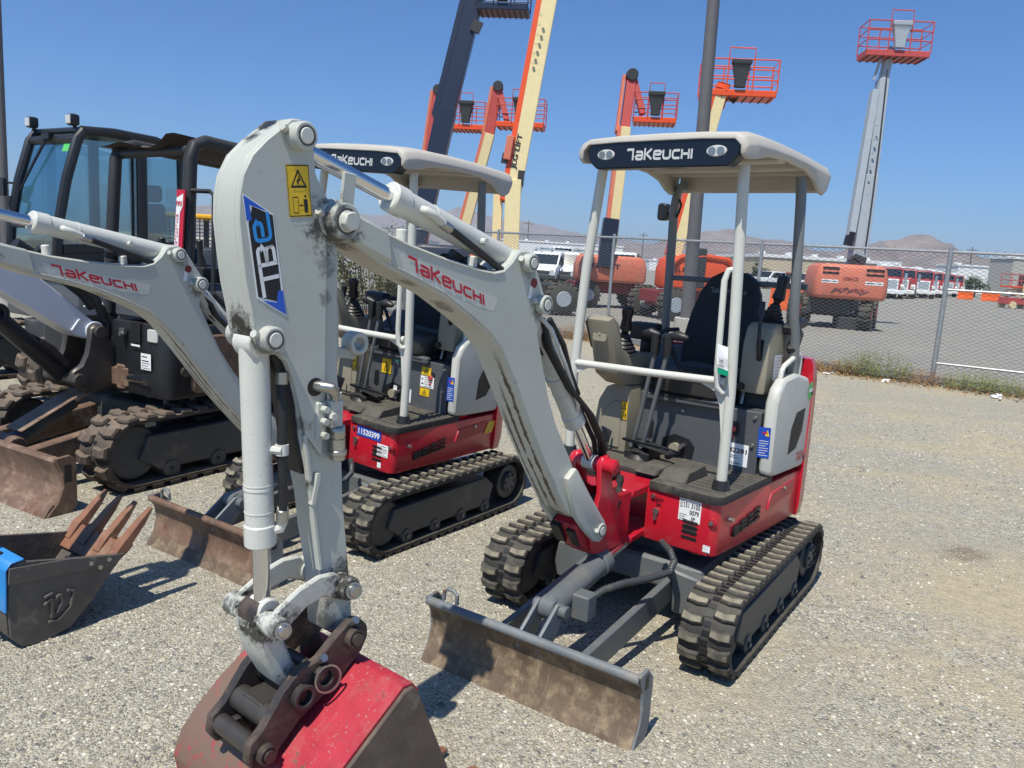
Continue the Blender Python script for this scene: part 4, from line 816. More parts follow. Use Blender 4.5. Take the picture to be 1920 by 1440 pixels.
    if main:
        tg = MB(); G = [(.372, .345, 1.415), (.375, .40, 1.405), (.38, .415, 1.30), (.378, .36, 1.31)]; tg.add([(*G[0],), (*G[1],), (.385, .408, 1.35), (.375, .35, 1.36)], [(0, 1, 2, 3)]); tg.add([(.375, .35, 1.36), (.385, .408, 1.35), G[2], G[3]], [(0, 1, 2, 3)])
        tgo = H(tg, 'paper_tag', 'sticker_white', recalc=False, smooth=0)
        t2 = MB(); t2.add([(.3785, .36, 1.31), (.3805, .415, 1.30), (.379, .418, 1.275), (.377, .365, 1.282)], [(0, 1, 2, 3)]); sub(t2, 'green_band', 'tag_green', tgo, recalc=False, smooth=0)
        t2 = MB(); put_text(t2, 'out', (.382, .365, 1.335), (.003, .022, -.003), (0, 0, .016)); put_text(t2, 'cable', (.3835, .362, 1.316), (.003, .034, -.004), (0, 0, .014)); sub(t2, 'tag_lettering', 'ink_black', tgo, recalc=False, smooth=0)

    # --- swing post (red), boom, cylinders
    swp = [(.56, .45), (.72, .44), (.84, .455), (.875, .50), (.885, .58), (.86, .66), (.835, .74), (.85, .85), (.83, .90), (.78, .905), (.755, .86), (.73, .74), (.66, .70), (.56, .70)]
    sw = H(MB().py(swp, -.082, -.056).py(swp, .056, .082), 'swing_post', 'red_paint', bevel=.006)
    sub(MB().box(.57, .66, -.056, .056, .45, .69).box(.66, .84, -.056, .056, .45, .49), 'post_body', 'dark_red_paint', sw, bevel=.006)
    sub(MB().py([(.60, .46), (.78, .50), (.80, .62), (.72, .68), (.60, .69)], -.052, .052), 'dark_core', 'hose_black', sw)
    sub(MB().cyl((.806, -.10, .862), (.806, .135, .862), .035, n=18), 'cylinder_pin', 'red_paint', sw, bevel=.008); sub(MB().cyl((.806, .13, .862), (.806, .14, .862), .022, n=14), 'pin_end', 'dark_red_paint', sw, bevel=.003)
    sub(MB().py([(.86, .47), (.93, .52), (.985, .61), (.95, .64), (.87, .59)], -.064, .064), 'lower_guard', 'dark_red_paint', sw, bevel=.01); sub(MB().bar((.915, -.04, .53), (.975, -.04, .615), .05, .06, up=(.8, 0, -.6)).bar((.905, .035, .525), (.965, .035, .605), .04, .06, up=(.8, 0, -.6)), 'guard_opening', 'ink_black', sw)
    sub(MB().tube([(.70, .06, .60), (.66, .07, .66), (.60, .03, .70), (.45, -.05, .71)], .018, 10).tube([(.70, -.03, .60), (.66, -.02, .67), (.58, -.06, .71), (.4, -.1, .72)], .018, 10), 'hydraulic_hoses', 'hose_black', sw)
    bo = B(MB().py(BOOM, -.07, .07), 'boom', 'boom_white', bevel=.007)
    # cast foot and cast tip wider than the box section
    for s_ in (1, -1): sub(MB().py([(.80, .61), (.786, .57), (.80, .53), (.835, .515), (.88, .53), (.95, .59), (1.04, .68), (1.09, .78), (1.12, .86), (1.06, .90), (1.0, .83), (.94, .76), (.885, .70), (.835, .645)], s_*.066, s_*.100), 'cast_foot', 'boom_white', bo, bevel=.018, seg=2)
    sub(MB().py([(2.318, 1.876), (2.252, 1.842), (2.12, 1.797), (2.10, 1.70), (2.264, 1.760), (2.31, 1.751), (2.362, 1.773), (2.382, 1.815), (2.365, 1.858)], -.082, .082), 'cast_tip', 'boom_white', bo, bevel=.01)
    def weld(par, pts, y, m_='arm_white', r_=.0032):
        pv_ = [Vector((p[0], y, p[1])) for p in pts]; fine_ = []
        for a_, b_ in zip(pv_, pv_[1:]):
            k_ = max(2, int((b_-a_).length/.012)); fine_ += [a_.lerp(b_, t_/k_) for t_ in range(k_)]
        fine_.append(pv_[-1]); sub(MB().tube(fine_, [r_*(1 if i_ % 2 else .78) for i_ in range(len(fine_))], 5), 'weld_seam', m_, par)
    weld(bo, [(x_, z_-.008) for x_, z_ in BOOM[2:8]], .0705, 'boom_white'); weld(bo, [(1.16, .83), (1.265, .972), (1.35, 1.10), (1.45, 1.262), (1.518, 1.362), (1.562, 1.42), (1.627, 1.48), (1.735, 1.546), (1.87, 1.618), (1.99, 1.662), (2.10, 1.70)], .0705, 'boom_white')
    def pin(par, p, y0, y1, r, m_='arm_white', cap='machine_white', both=True):
        x, z = p
        for s_ in ((1, -1) if both else (1,)):
            b_ = sub(MB().cyl((x, s_*y0, z), (x, s_*y1, z), r, n=20), 'pin_boss', m_, par, bevel=.004)
            if s_ > 0:
                sub(MB().ring((x, s_*y1, z), (0, 1, 0), r*.62, r*.72, .004, 18), 'pin_ring', 'steel_dark', par); sub(MB().cyl((x, s_*y1-.01, z), (x, s_*(y1+.004), z), r*.60, n=16), 'pin_end', cap, par, bevel=.003)
                sub(MB().cyl((x+r*1.1, s_*(y0+.008), z+r*.3), (x+r*1.45, s_*(y0+.012), z+r*.45), .011, n=6), 'pin_bolt', 'link_white', par)
    pin(bo, (1.452, 1.728), .07, .105, .033); pin(bo, (1.352, 1.577), .07, .105, .036)
    pin(bo, (.834, .572), .098, .108, .036, 'boom_white'); pin(bo, (2.318, 1.814), .08, .125, .05)
    sub(MB().cyl((2.318, .12, 1.814), (2.318, .15, 1.814), .028, n=6), 'pin_nut', 'link_white', bo, bevel=.003)
    sub(MB().bar((2.27, .06, 1.86), (2.262, .06, 1.95), .045, .012, up=(0, 1, 0)), 'hose_bracket', 'boom_white', bo, bevel=.003)
    for x, z in ((2.03, 1.775), (1.70, 1.705)): sub(MB().cyl((x, .03, z-.01), (x, .03, z+.035), .018, n=12), 'grease_cap', 'machine_white', bo, bevel=.004)
    sub(MB().py([(2.075, 1.742), (1.66, 1.615), (1.60, 1.60), (1.62, 1.555), (1.70, 1.57), (2.05, 1.678)], .066, .0704), 'paint_patch', 'machine_white', bo)
    mb = MB(); put_brand(mb, 'TAKEUCHI', (2.030, .0722, 1.688), (-.360, 0, -.1125), (.008, 0, .0445)); sub(mb, 'brand_lettering', 'ink_red', bo, recalc=False, smooth=0)
    sub(MB().cyl((1.40, .07, 1.655), (1.40, .0725, 1.655), .018, n=14), 'round_hole', 'chassis_maroon', bo); mb = MB(); quad(mb, (1.435, .0722, 1.60), (-.02, 0, .0), (-.01, 0, .045)); sub(mb, 'small_label', 'sticker_white', bo, recalc=False, smooth=0)
    def cylinder(p0, p1, f, r, rr, nm, y=0.0, m_='cylinder_white', F_=None):       # barrel from p0 to the fraction f, rod beyond it
        a = Vector((p0[0], y, p0[1])); b = Vector((p1[0], y, p1[1])); q = a.lerp(b, f)
        c_ = (F_ or B)(MB().cyl(a, q, r, n=24), nm, m_, bevel=.004)
        d = (b-a).normalized()
        sub(MB().cyl(q-d*.055, q+d*.012, r*1.10, n=24), 'gland', m_, c_, bevel=.005); sub(MB().cyl(q, b, rr, n=18), 'rod', 'chrome', c_)
        sub(MB().cyl(b-Vector((0, .035, 0)), b+Vector((0, .035, 0)), rr*1.6, n=18), 'rod_eye', m_, c_, bevel=.004); sub(MB().cyl(a-Vector((0, .04, 0)), a+Vector((0, .04, 0)), r*1.05, n=18), 'base_eye', m_, c_, bevel=.004)
        sub(MB().ring(a.lerp(q, .72), d, r, r*1.04, .006, 24), 'weld_ring', m_, c_)
        return c_, a, b, q, d
    ac, a, b, q, d = cylinder((1.452, 1.728), (2.449, 2.02), .60, .043, .0235, 'arm_cylinder')
    u_ = Vector((-d.z, 0, d.x)); e0 = q-d*.10; 
    sub(MB().tube([e0+Vector((0, .03, 0)), e0+Vector((0, .06, -.004)), e0+Vector((0, .068, -.008))-d*.03, e0+Vector((0, .066, -.02))-d*.08], .014, 12), 'port_elbow', 'machine_white', ac, bevel=.002)
    sub(MB().tube([e0+Vector((0, .066, -.02))-d*.07, e0+Vector((0, .068, -.03))-d*.14, e0+Vector((0, .060, -.045))-d*.26, a+Vector((.06, .05, -.055)), a+Vector((-.02, .03, -.05))], .0125, 10), 'hydraulic_hose', 'hose_black', ac)
    sub(MB().cyl(a.lerp(q, .36)+Vector((0, .038, 0)), a.lerp(q, .36)+Vector((0, .062, 0)), .012, n=10), 'clamp_bolt', 'machine_white', ac)
    sub(MB().tube([a+Vector((.02, -.02, -.05)), a+Vector((.18, -.02, -.03)), a+Vector((.30, -.02, .02))], .014, 10).tube([a+Vector((.02, .015, -.055)), a+Vector((.16, .015, -.045)), a+Vector((.26, .015, .0))], .014, 10), 'return_hoses', 'hose_black', ac)
    for c0_, c1_ in ((e0+Vector((0, .066, -.02))-d*.065, e0+Vector((0, .067, -.025))-d*.105), (a+Vector((.08, .053, -.055)), a+Vector((.045, .048, -.056)))): sub(MB().cyl(c0_, c1_, .0165, n=12), 'hose_crimp', 'steel', ac, bevel=.002)
    bcy, a, b, q, d = cylinder((1.352, 1.577), (.806, .862), .72, .042, .022, 'boom_cylinder')
    sub(MB().tube([a+d*.06+Vector((0, .04, 0)), a+d*.12+Vector((0, .075, .0)), a+d*.30+Vector((0, .075, 0)), q-d*.12+Vector((0, .06, 0)), q-d*.08+Vector((0, .04, 0))], .009, 8), 'steel_pipe', 'machine_white', bcy)
    sub(MB().tube([a+d*.10+Vector((-.03, .05, .02)), a+d*.22+Vector((-.05, .06, .01)), a+d*.35+Vector((-.03, .06, 0)), a+d*.48+Vector((-.05, .04, 0))], .012, 10), 'hydraulic_hose', 'hose_black', bcy)
    sub(MB().ring(a.lerp(q, .60), d, .042, .047, .03, 24), 'clamp_band', 'machine_white', bcy)

    for k_, (yo, zo) in enumerate(((.045, 0), (.02, .012), (-.01, .004))): B(MB().tube([(.70, yo*.6, .70), (.78, yo, .95+zo), (.93, yo+.02, 1.10+zo), (1.10, yo+.03, 1.22+zo), (1.26, yo+.02, 1.40+zo), (1.30, yo, 1.52)], .0115, 8), 'boom_hose', 'hose_black')
    # --- arm
    ar = A_(MB().py(ARM, -.030, .06), 'arm', 'arm_white', bevel=.006)
    head = [p for p in ARM[:12]]+[(2.525, 1.452), (2.492, 1.452), (2.466, 1.43), (2.446, 1.383), (2.43, 1.33), (2.40, 1.22), (2.345, 1.15), (2.338, 1.30), (2.343, 1.74), (2.335, 1.86)]+ARM[-5:]
    for ya, yb in ((.058, .076), (-.046, -.028)): sub(MB().py(head, ya, yb), 'head_plate', 'arm_white', ar, bevel=.004)
    sub(MB().py([(2.485, 1.445), (2.462, 1.42), (2.440, 1.37), (2.425, 1.30), (2.41, 1.20), (2.385, 1.10), (2.395, 1.10), (2.425, 1.20), (2.445, 1.30), (2.468, 1.38), (2.50, 1.445)], -.022, .050), 'cavity_shade_insert', 'ink_black', ar)  # black insert on the solid arm, painting in the cylinder hollow's shade and grease
    weld(ar, [(2.336, 1.17), (2.335, 1.32), (2.339, 1.72)], .0615); weld(ar, [(2.40, 1.215), (2.345, 1.145)], .0615); weld(ar, [(2.375, 1.03), (2.36, .92), (2.33, .80)], .0612)
    if main:
        sub(MB().bar((2.40, .062, 1.22), (2.335, .062, .80), .014, .02, up=(0, 1, 0)), 'edge_strip', 'arm_white', ar, bevel=.003)
        sub(MB().bar((2.355, .068, 1.10), (2.372, .068, 1.01), .012, .02, up=(0, 1, 0)), 'tie_bracket', 'link_white', ar)
        # auxiliary valve on the arm's face
        vb = sub(MB().box(2.295, 2.338, .062, .105, 1.235, 1.315), 'auxiliary_valve', 'link_white', ar, bevel=.004)
        sub(MB().tube([(2.372, .062, 1.355), (2.365, .098, 1.358), (2.35, .112, 1.355), (2.33, .105, 1.34), (2.318, .09, 1.315)], .0155, 12), 'elbow_pipe', 'steel', ar)
        sub(MB().cyl((2.318, .09, 1.318), (2.318, .09, 1.335), .022, n=6), 'hex_nut', 'link_white', ar); sub(MB().cyl((2.375, .06, 1.354), (2.375, .0775, 1.354), .026, n=16), 'pipe_hole', 'ink_black', ar)
        sub(MB().cyl((2.305, .088, 1.235), (2.302, .088, 1.20), .026, n=6).cyl((2.302, .088, 1.20), (2.300, .088, 1.135), .023, n=16).cyl((2.300, .088, 1.165), (2.300, .088, 1.15), .027, n=16), 'quick_coupling', 'steel', ar, bevel=.002)
        sub(MB().box(2.338, 2.372, .064, .085, 1.20, 1.31), 'valve_bracket', 'link_white', ar, bevel=.004)
        for z in (1.29, 1.215, 1.255): sub(MB().cyl((2.352, .085, z), (2.352, .105, z), .010, n=8), 'bolt', 'link_white', ar)
        sub(MB().cyl((2.335, .105, 1.27), (2.335, .118, 1.27), .012, n=6), 'bolt', 'link_white', ar)
        # stickers
        sk = sub(MB().py([(2.607, 1.861), (2.518, 1.817), (2.485, 1.624), (2.472, 1.554), (2.562, 1.601), (2.594, 1.791)], .0762, .0770), 'model_sticker', 'ink_white', ar, smooth=0)
        sub(MB().py([(2.579, 1.831), (2.52, 1.814), (2.487, 1.59), (2.559, 1.605), (2.589, 1.787)], .0772, .0776), 'sticker_panel', 'ink_black', ar, smooth=0)
        sub(MB().py([(2.604, 1.856), (2.535, 1.822), (2.588, 1.834), (2.580, 1.797), (2.595, 1.795)], .0776, .0780), 'sticker_corner', 'ink_blue', ar, smooth=0); sub(MB().py([(2.546, 1.596), (2.504, 1.590), (2.500, 1.622), (2.486, 1.622), (2.474, 1.558)], .0776, .0780), 'sticker_corner', 'ink_blue', ar, smooth=0)
        o = Vector((2.490, .0782, 1.614)); e1 = Vector((.025, 0, .129)).normalized(); e2 = Vector((.056, 0, -.012)).normalized(); lu, lv = .131, .0573
        q_ = lambda pts: [(a_*lu, b_*lv) for a_, b_ in pts]
        mb = MB()
        for p in ([(-.0, .91), (.64, .91)], [(.36, -.0), (.36, .84)], [(.63, -.02), (.63, 1.0)]): stroke(mb, q_(p), .0105, o, e1, e2)
        for p in ([(.66, .91), (.96, .91), (.96, .53), (.66, .50)], [(.66, .08), (.96, .08), (.96, .46), (.66, .50)]): stroke(mb, arcp(q_(p), .012), .0098, o+Vector((0, .0004, 0)), e1, e2)
        sub(mb, 'sticker_lettering', 'ink_white', ar, recalc=False, smooth=0)
        mb = MB(); stroke(mb, arcp(q_([(1.16, .50), (1.44, .50), (1.44, .88), (1.10, .88), (1.10, .12), (1.62, .12)]), .012), .0098, o, e1, e2); sub(mb, 'sticker_lettering', 'ink_cyan', ar, recalc=False, smooth=0)
        sub(MB().py([(2.285, 1.62), (2.225, 1.60), (2.215, 1.56), (2.21, 1.40), (2.285, 1.38)], -.045, -.025), 'rear_plate', 'arm_white', ar, bevel=.006); sub(MB().ring((2.15, -.03, 1.455), (0, 1, 0), .020, .036, .05, 18).bar((2.15, -.03, 1.42), (2.21, -.05, 1.43), .03, .03), 'pipe_fitting', 'link_white', ar, bevel=.003)
        sticker(ar, None, 'warning_label', (2.469, .0772, 1.812), (-.071, 0, .008), (.015, 0, .133), 'sticker_yellow', (0, 1, 0), [('ink_black', warn)])
    pin(ar, (2.449, 2.02), .074, .118, .036, both=False); pin(ar, (2.529, 1.497), .074, .112, .034, both=False)
    for x_, z_ in ((2.449, 2.02), (2.529, 1.497)): sub(MB().cyl((x_, -.04, z_), (x_, -.075, z_), .034, n=18), 'pin_boss', 'arm_white', ar, bevel=.004)
    cyl2, a, b, q, d = cylinder((2.529, 1.48), (2.492, .712), .735, .040, .0235, 'bucket_cylinder', y=.012, F_=A_)
    for f_ in (.60, .74): sub(MB().ring(a.lerp(q, f_+.1), d, .0395, .0412, .003, 24), 'weld_seam', 'cylinder_white', cyl2)
    sub(MB().tube([(2.46, .03, 1.40), (2.463, .05, 1.30), (2.468, .058, 1.20), (2.463, .06, 1.05), (2.460, .055, .985)], .0135, 10), 'hydraulic_hose', 'hose_black', cyl2)
    sub(MB().tube([(2.460, .055, 1.02), (2.459, .055, .975), (2.462, .05, .955), (2.485, .035, .95)], .015, 10), 'port_elbow', 'cylinder_white', cyl2); sub(MB().cyl((2.50, .03, 1.185), (2.475, .07, 1.185), .012, n=8).ring((2.468, .058, 1.185), (0, 0, 1), .013, .019, .03, 12), 'hose_clamp', 'cylinder_white', cyl2)
    for z0_, z1_ in ((1.40, 1.365), (1.01, .975)): sub(MB().cyl((2.461, .045 if z0_ > 1.2 else .056, z0_), (2.462, .045 if z0_ > 1.2 else .056, z1_), .0175, n=12), 'hose_crimp', 'steel', cyl2, bevel=.002)
    # --- linkage: curved side links and the bucket link
    outer = [(2.275, .765)]+[(2.30, .79), (2.36, .795), (2.43, .775), (2.50, .735), (2.535, .70)]; inner = [(2.53, .665), (2.495, .655), (2.46, .675), (2.40, .715), (2.34, .727), (2.30, .71), (2.27, .695), (2.245, .715), (2.245, .75)]
    for s_ in (1, -1): A_(MB().py(outer+inner, s_*.078, s_*.098), 'curved_link', 'link_white', bevel=.005)
    lkp = [(2.535, .72), (2.545, .67), (2.52, .58), (2.47, .49), (2.42, .43), (2.385, .445), (2.375, .48), (2.41, .53), (2.44, .60), (2.455, .68), (2.48, .725)] if main else [(2.54, .70), (2.53, .66), (2.30, .36), (2.18, .36), (2.17, .42), (2.27, .45), (2.47, .71)]
    lk = A_(MB().py(lkp, -.055, .055), 'bucket_link', 'link_white', bevel=.012)
    for p, y0, y1, r_ in (((2.508, .692), .05, .125, .033), ((2.262, .735), .06, .125, .036), ((2.40, .462) if main else (2.21, .39), .05, .085, .03)):
        for s_ in (1, -1): sub(MB().cyl((p[0], s_*y0, p[1]), (p[0], s_*y1, p[1]), r_, n=20), 'pin_boss', 'link_white', lk, bevel=.005)
        sub(MB().cyl((p[0], y1, p[1]), (p[0], y1+.022, p[1]), r_*.55, n=14), 'pin_end', 'steel', lk, bevel=.003); sub(MB().ring((p[0], y1+.010, p[1]), (.3, 1, .2), r_*.55, r_*.72, .006, 16), 'retainer_ring', 'steel', lk)
    sub(MB().cyl((2.498, -.04, .70), (2.498, .04, .70), .045, n=18), 'rod_end', 'coupler_black', lk, bevel=.006)
    if main:
        # --- quick coupler (two black plates) and bucket
        cpl = [(2.247, .632), (2.215, .625), (2.182, .59), (2.178, .555), (2.20, .515), (2.25, .475), (2.30, .43), (2.37, .405), (2.43, .375), (2.48, .33), (2.53, .288), (2.575, .285), (2.602, .325), (2.595, .375), (2.555, .405), (2.52, .45), (2.485, .495), (2.43, .54), (2.37, .545), (2.30, .60)]
        cp = A_(MB().py(cpl, .082, .112).py(cpl, -.112, -.082), 'quick_coupler', 'coupler_black', bevel=.006)
        for p, r_ in (((2.242, .572), .032), ((2.352, .488), .036), ((2.425, .455), .038), ((2.545, .33), .03)):
            for s_ in (1, -1):
                sub(MB().ring((p[0], s_*.118, p[1]), (0, 1, 0), r_*.62, r_, .03, 20), 'bushing', 'coupler_black', cp, bevel=.003)
            sub(MB().cyl((p[0], -.11, p[1]), (p[0], .116 if r_ > .033 else .14, p[1]), r_*.6, n=16), 'pin', 'steel_dark' if r_ != .038 else 'ink_black', cp)
        for x, z in ((2.245, .615), (2.36, .535)): sub(MB().cyl((x, .10, z), (x, .13, z+.02), .012, n=8), 'grease_bolt', 'steel', cp)
        sub(MB().ring((2.352, .137, .488), (.2, 1, .1), .038, .043, .006, 20), 'retainer_ring', 'steel', cp); sub(MB().box(2.545, 2.585, .08, .1135, .30, .345), 'square_hole', 'ink_black', cp)
        sub(MB().cyl((2.50, -.09, .40), (2.50, .09, .40), .038, n=16).cyl((2.565, -.09, .345), (2.565, .09, .345), .028, n=14).box(2.44, 2.52, -.05, .05, .40, .44), 'cross_tube', 'steel_dark', cp, bevel=.004)
    if main:
        shell = [(2.165, .44), (2.19, .472), (2.215, .472), (2.26, .44), (2.425, .325), (2.50, .262), (2.55, .205), (2.575, .14), (2.56, .075), (2.51, .025), (2.42, .004), (2.20, .0), (1.98, .012)]
        side = [(2.165, .445), (2.19, .478), (2.222, .474), (2.43, .328), (2.505, .265), (2.556, .207), (2.58, .14), (2.565, .072), (2.512, .02), (2.42, -.002), (2.20, -.004), (1.96, .006), (1.985, .05), (2.02, .13)]
        bk_ = bucket(root, MBm, shell, side, (1.965, .02), (-1, .03), .318, 5, 'bucket_red', 'bucket_brown', 'tooth_rust', tl=.125)
        sub(MB().bar((2.245, -.318, .446), (2.245, .318, .446), .05, .012, up=(.57, 0, .8)), 'back_rib', 'bucket_red', bk_, bevel=.003); sub(MB().bar((2.31, .20, .4175), (2.43, .20, .334), .07, .010, up=(.57, 0, .8)), 'wear_plate', 'bucket_red', bk_, bevel=.003)
        for y in (-.06, .06): sub(MB().py([(2.21, .47), (2.26, .44), (2.43, .32), (2.52, .24), (2.57, .30), (2.56, .36), (2.50, .36), (2.42, .44), (2.30, .50), (2.24, .52)], y-.012, y+.012), 'bucket_ear', 'coupler_black', bk_, bevel=.004)
    else:
        shell = [(2.40, .375), (2.425, .36), (2.43, .20), (2.425, .08), (2.38, .02), (2.30, .005), (2.20, .03), (2.10, .12), (2.0, .24), (1.96, .29)]
        side = [(2.385, .385), (2.43, .37), (2.437, .20), (2.432, .07), (2.385, .01), (2.30, -.003), (2.19, .025), (2.09, .12), (1.99, .24), (1.945, .30), (2.0, .305), (2.2, .345)]
        bk_ = bucket(root, None, [(x, max(z, .004)) for x, z in shell], [(x, max(z, .002)) for x, z in side], (1.925, .335), (-.60, .64), .205, 4, 'bucket_grey', 'bucket_grey', 'tooth_rust', tl=.19)
        for y_ in (-.11, .082): sub(MB().py([(2.61, .43), (2.57, .46), (2.50, .45), (2.40, .40), (2.37, .36), (2.40, .30), (2.46, .22), (2.52, .20), (2.60, .36)], y_, y_+.028), 'bucket_ear', 'coupler_black', bk_, bevel=.006)
        sub(MB().cyl((2.57, -.13, .41), (2.57, .13, .41), .026, n=14).cyl((2.49, -.12, .25), (2.49, .12, .25), .024, n=14), 'bucket_pin', 'steel_dark', bk_)
        sub(MB().sheet([(2.37, .388), (2.42, .382), (2.437, .36), (2.442, .18)], -.21, .223, .01), 'blue_back', 'blue_paint', bk_, bevel=.003)
        sub(MB().py([(2.43, .37), (2.437, .30), (2.30, .285), (2.10, .27), (1.99, .245), (1.945, .30), (2.0, .305), (2.2, .345)], .219, .227), 'side_cutter', 'bucket_grey', bk_, bevel=.003)
        for x, z in ((2.10, .295), (2.06, .265), (2.02, .29)): sub(MB().cyl((x, .226, z), (x, .232, z), .010, n=10), 'bolt', 'steel', bk_)
        mb = MB()
        for p in ([(2.27, .10), (2.27, .19), (2.30, .165)], [(2.25, .115), (2.225, .16), (2.235, .195), (2.255, .18)], [(2.245, .08), (2.19, .125), (2.175, .19), (2.205, .205)], [(2.285, .085), (2.245, .08)], [(2.30, .20), (2.265, .21)]):
            for a_, b_ in zip(p, p[1:]): mb.bar((a_[0], .224, a_[1]), (b_[0], .224, b_[1]), .012, .014, up=(0, 1, 0))
        sub(mb, 'raised_emblem', 'bucket_grey', bk_, bevel=.002); sub(MB().cyl((2.36, -.14, .33), (2.36, -.02, .33), .03, n=12).box(2.33, 2.38, -.12, -.05, .25, .36), 'coupler_pin', 'tooth_rust', bk_, bevel=.004)
    return root

AX, AY, APSI = .88, 4.07, R(-123.8)
mini_excavator('white and red canopy mini excavator in front, red bucket resting on the gravel', (AX, AY, 0), APSI, R(-5), 0.0, 'A')
mini_excavator('white and red canopy mini excavator with blue sided bucket, second behind the front one', (-.827, 5.169, 0), APSI, R(0), R(6.2), 'B')
# ------------------------------------------------------------------ older black excavator with bent canopy (behind the second one)
def old_excavator():
    root = thing('tracked_excavator', 'black excavator with torn canopy roof, muddy tracks and rusty blade at left', 'excavator', (-2.70, 6.40, 0), R(-120))
    U = lambda mb, nm, m_, par=None, **k: mb.build(nm, m_, par or root, None, **k)
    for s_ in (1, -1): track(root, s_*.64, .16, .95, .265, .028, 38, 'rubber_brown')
    U(MB().box(-.55, .60, -.50, .50, .30, .50).box(-.3, .35, -.6, .6, .22, .40), 'undercarriage_frame', 'frame_dark', bevel=.02)
    U(MB().cyl((0, 0, .48), (0, 0, .60), .42, n=32), 'swing_ring', 'frame_dark')
    for y in (-.28, .30): U(MB().bar((.5, y, .36), (1.46, y*1.05, .22), .09, .16), 'blade_arm', 'blade_rusty', bevel=.01)
    bl = U(MB().sheet([(1.62, .0), (1.55, .08), (1.51, .17), (1.52, .26), (1.56, .34)], -.84, .84, .02), 'blade', 'blade_rusty', bevel=.003)
    U(MB().sheet([(1.63, -.0), (1.595, .05), (1.57, .075)], -.845, .845, .03), 'cutting_edge', 'blade_rusty', bl); U(MB().bar((1.525, -.84, .34), (1.525, .84, .34), .05, .03), 'top_rim', 'blade_rusty', bl, bevel=.008)
    for y in (-.84, .84):
        e_ = U(MB().py([(1.62, 0), (1.545, .08), (1.51, .17), (1.515, .26), (1.56, .36), (1.46, .37), (1.42, .33), (1.42, .04), (1.46, .0)], y-.012, y+.012), 'end_plate', 'blade_rusty', bl, bevel=.006); U(MB().box(1.455, 1.50, y-.0135, y+.0135, .20, .31), 'slot', 'ink_black', e_)
    cy = U(MB().cyl((1.36, .02, .30), (.95, .02, .52), .055, n=16), 'blade_cylinder', 'frame_dark'); U(MB().cyl((.95, .02, .52), (.70, .02, .64), .028, n=12), 'rod', 'chrome', cy); U(MB().bar((1.36, .02, .375), (.90, .02, .60), .20, .012), 'guard_plate', 'blade_rusty', cy, bevel=.004)
    U(MB().cyl((1.40, -.10, .28), (1.40, .14, .28), .07, n=16), 'cylinder_knuckle', 'blade_rusty', cy, bevel=.01)
    st = MB()
    for p, q in (((.62, .62, .545), (.62, .62, .70)), ((.40, .62, .545), (.40, .62, .70)), ((.62, .62, .70), (.40, .62, .70)), ((.18, .62, .56), (.40, .62, .70))): st.bar(p, q, .03, .03)
    U(st, 'step_bracket', 'frame_grey', bevel=.004)
    # house
    body = U(MB().pz([(.72, .14), (.74, .70)]+circ(.66, .72, .08, 0, 90, 3)+[(-.4, .80), (-.8, .70), (-1.0, .40), (-1.05, 0), (-1.0, -.4), (-.8, -.7), (-.4, -.8), (.66, -.80), (.74, -.70), (.72, -.18), (.45, -.18), (.45, .14)], .60, 1.12), 'house_body', 'cab_black', bevel=.03, seg=2)
    U(MB().px([(.16, 1.14), (.74, 1.14), (.72, 1.32), (.66, 1.40), (.16, 1.42)], .10, .70), 'upper_panel', 'panel_grey', body, bevel=.02)
    U(MB().px(rrect(.60, .71, 1.0, 1.09, .015), .70, .752), 'head_lamp', 'lamp_glass', body, bevel=.005); U(MB().px(rrect(.42, .52, .98, 1.12, .008), .70, .749), 'data_plate', 'ink_black', body)
    mb = MB(); quad(mb, (.752, .42, .955), (0, .10, 0), (0, 0, .014)); U(mb, 'small_label', 'sticker_white', body, recalc=False, smooth=0)
    mb = MB(); quad(mb, (.752, .53, .80), (0, .11, 0), (0, 0, .115)); s_ = U(mb, 'paper_label', 'sticker_white', body, recalc=False, smooth=0); mb = MB(); lines(3, .1, .9, .1, .4)(mb, Vector((.7535, .53, .80)), Vector((0, .11, 0)), Vector((0, 0, .115))); lines(2, .1, .8, .55, .8, .06)(mb, Vector((.7535, .53, .80)), Vector((0, .11, 0)), Vector((0, 0, .115))); U(mb, 'lettering', 'ink_black', s_, recalc=False, smooth=0)
    mb = MB(); mb.add([(.703, .60, 1.18), (.703, .72, 1.18), (.703, .66, 1.26)], [(0, 1, 2)]); U(mb, 'warning_label', 'sticker_yellow', body, recalc=False, smooth=0)
    U(MB().box(.74, .765, .30, .36, 1.03, 1.07).cyl((.74, .33, 1.03), (.78, .33, 1.03), .015, n=8), 'latch', 'steel', body); U(MB().cyl((.60, .775, .80), (.60, .825, .80), .035, n=14), 'tie_down_eye', 'steel_dark', body)
    U(MB().py(rrect(-.35, .55, .64, 1.05, .05), .78, .83), 'side_panel', 'blade_rusty', body, bevel=.01); U(MB().py(rrect(-.75, -.1, 1.1, 1.45, .08), .25, .80), 'engine_cover', 'cab_black', body, bevel=.03)
    # swing casting, boom stub
    sw = U(MB().py([(.66, .62), (.90, .60), (1.0, .64), (1.04, .70), (1.03, .76), (.96, .80), (.92, .88), (.90, .98), (.89, 1.06), (.84, 1.09), (.78, 1.06), (.76, .98), (.66, .92)], -.17, -.12).py([(.66, .62), (.90, .60), (1.0, .64), (1.04, .70), (1.03, .76), (.96, .80), (.92, .88), (.90, .98), (.89, 1.06), (.84, 1.09), (.78, 1.06), (.76, .98), (.66, .92)], .12, .17).box(.45, .70, -.12, .12, .60, .95), 'swing_casting', 'steel_dark', bevel=.012)
    for p in ((.83, 1.03), (.99, .70)): U(MB().cyl((p[0], -.2, p[1]), (p[0], .2, p[1]), .045, n=16), 'pin', 'steel_dark', sw, bevel=.005)
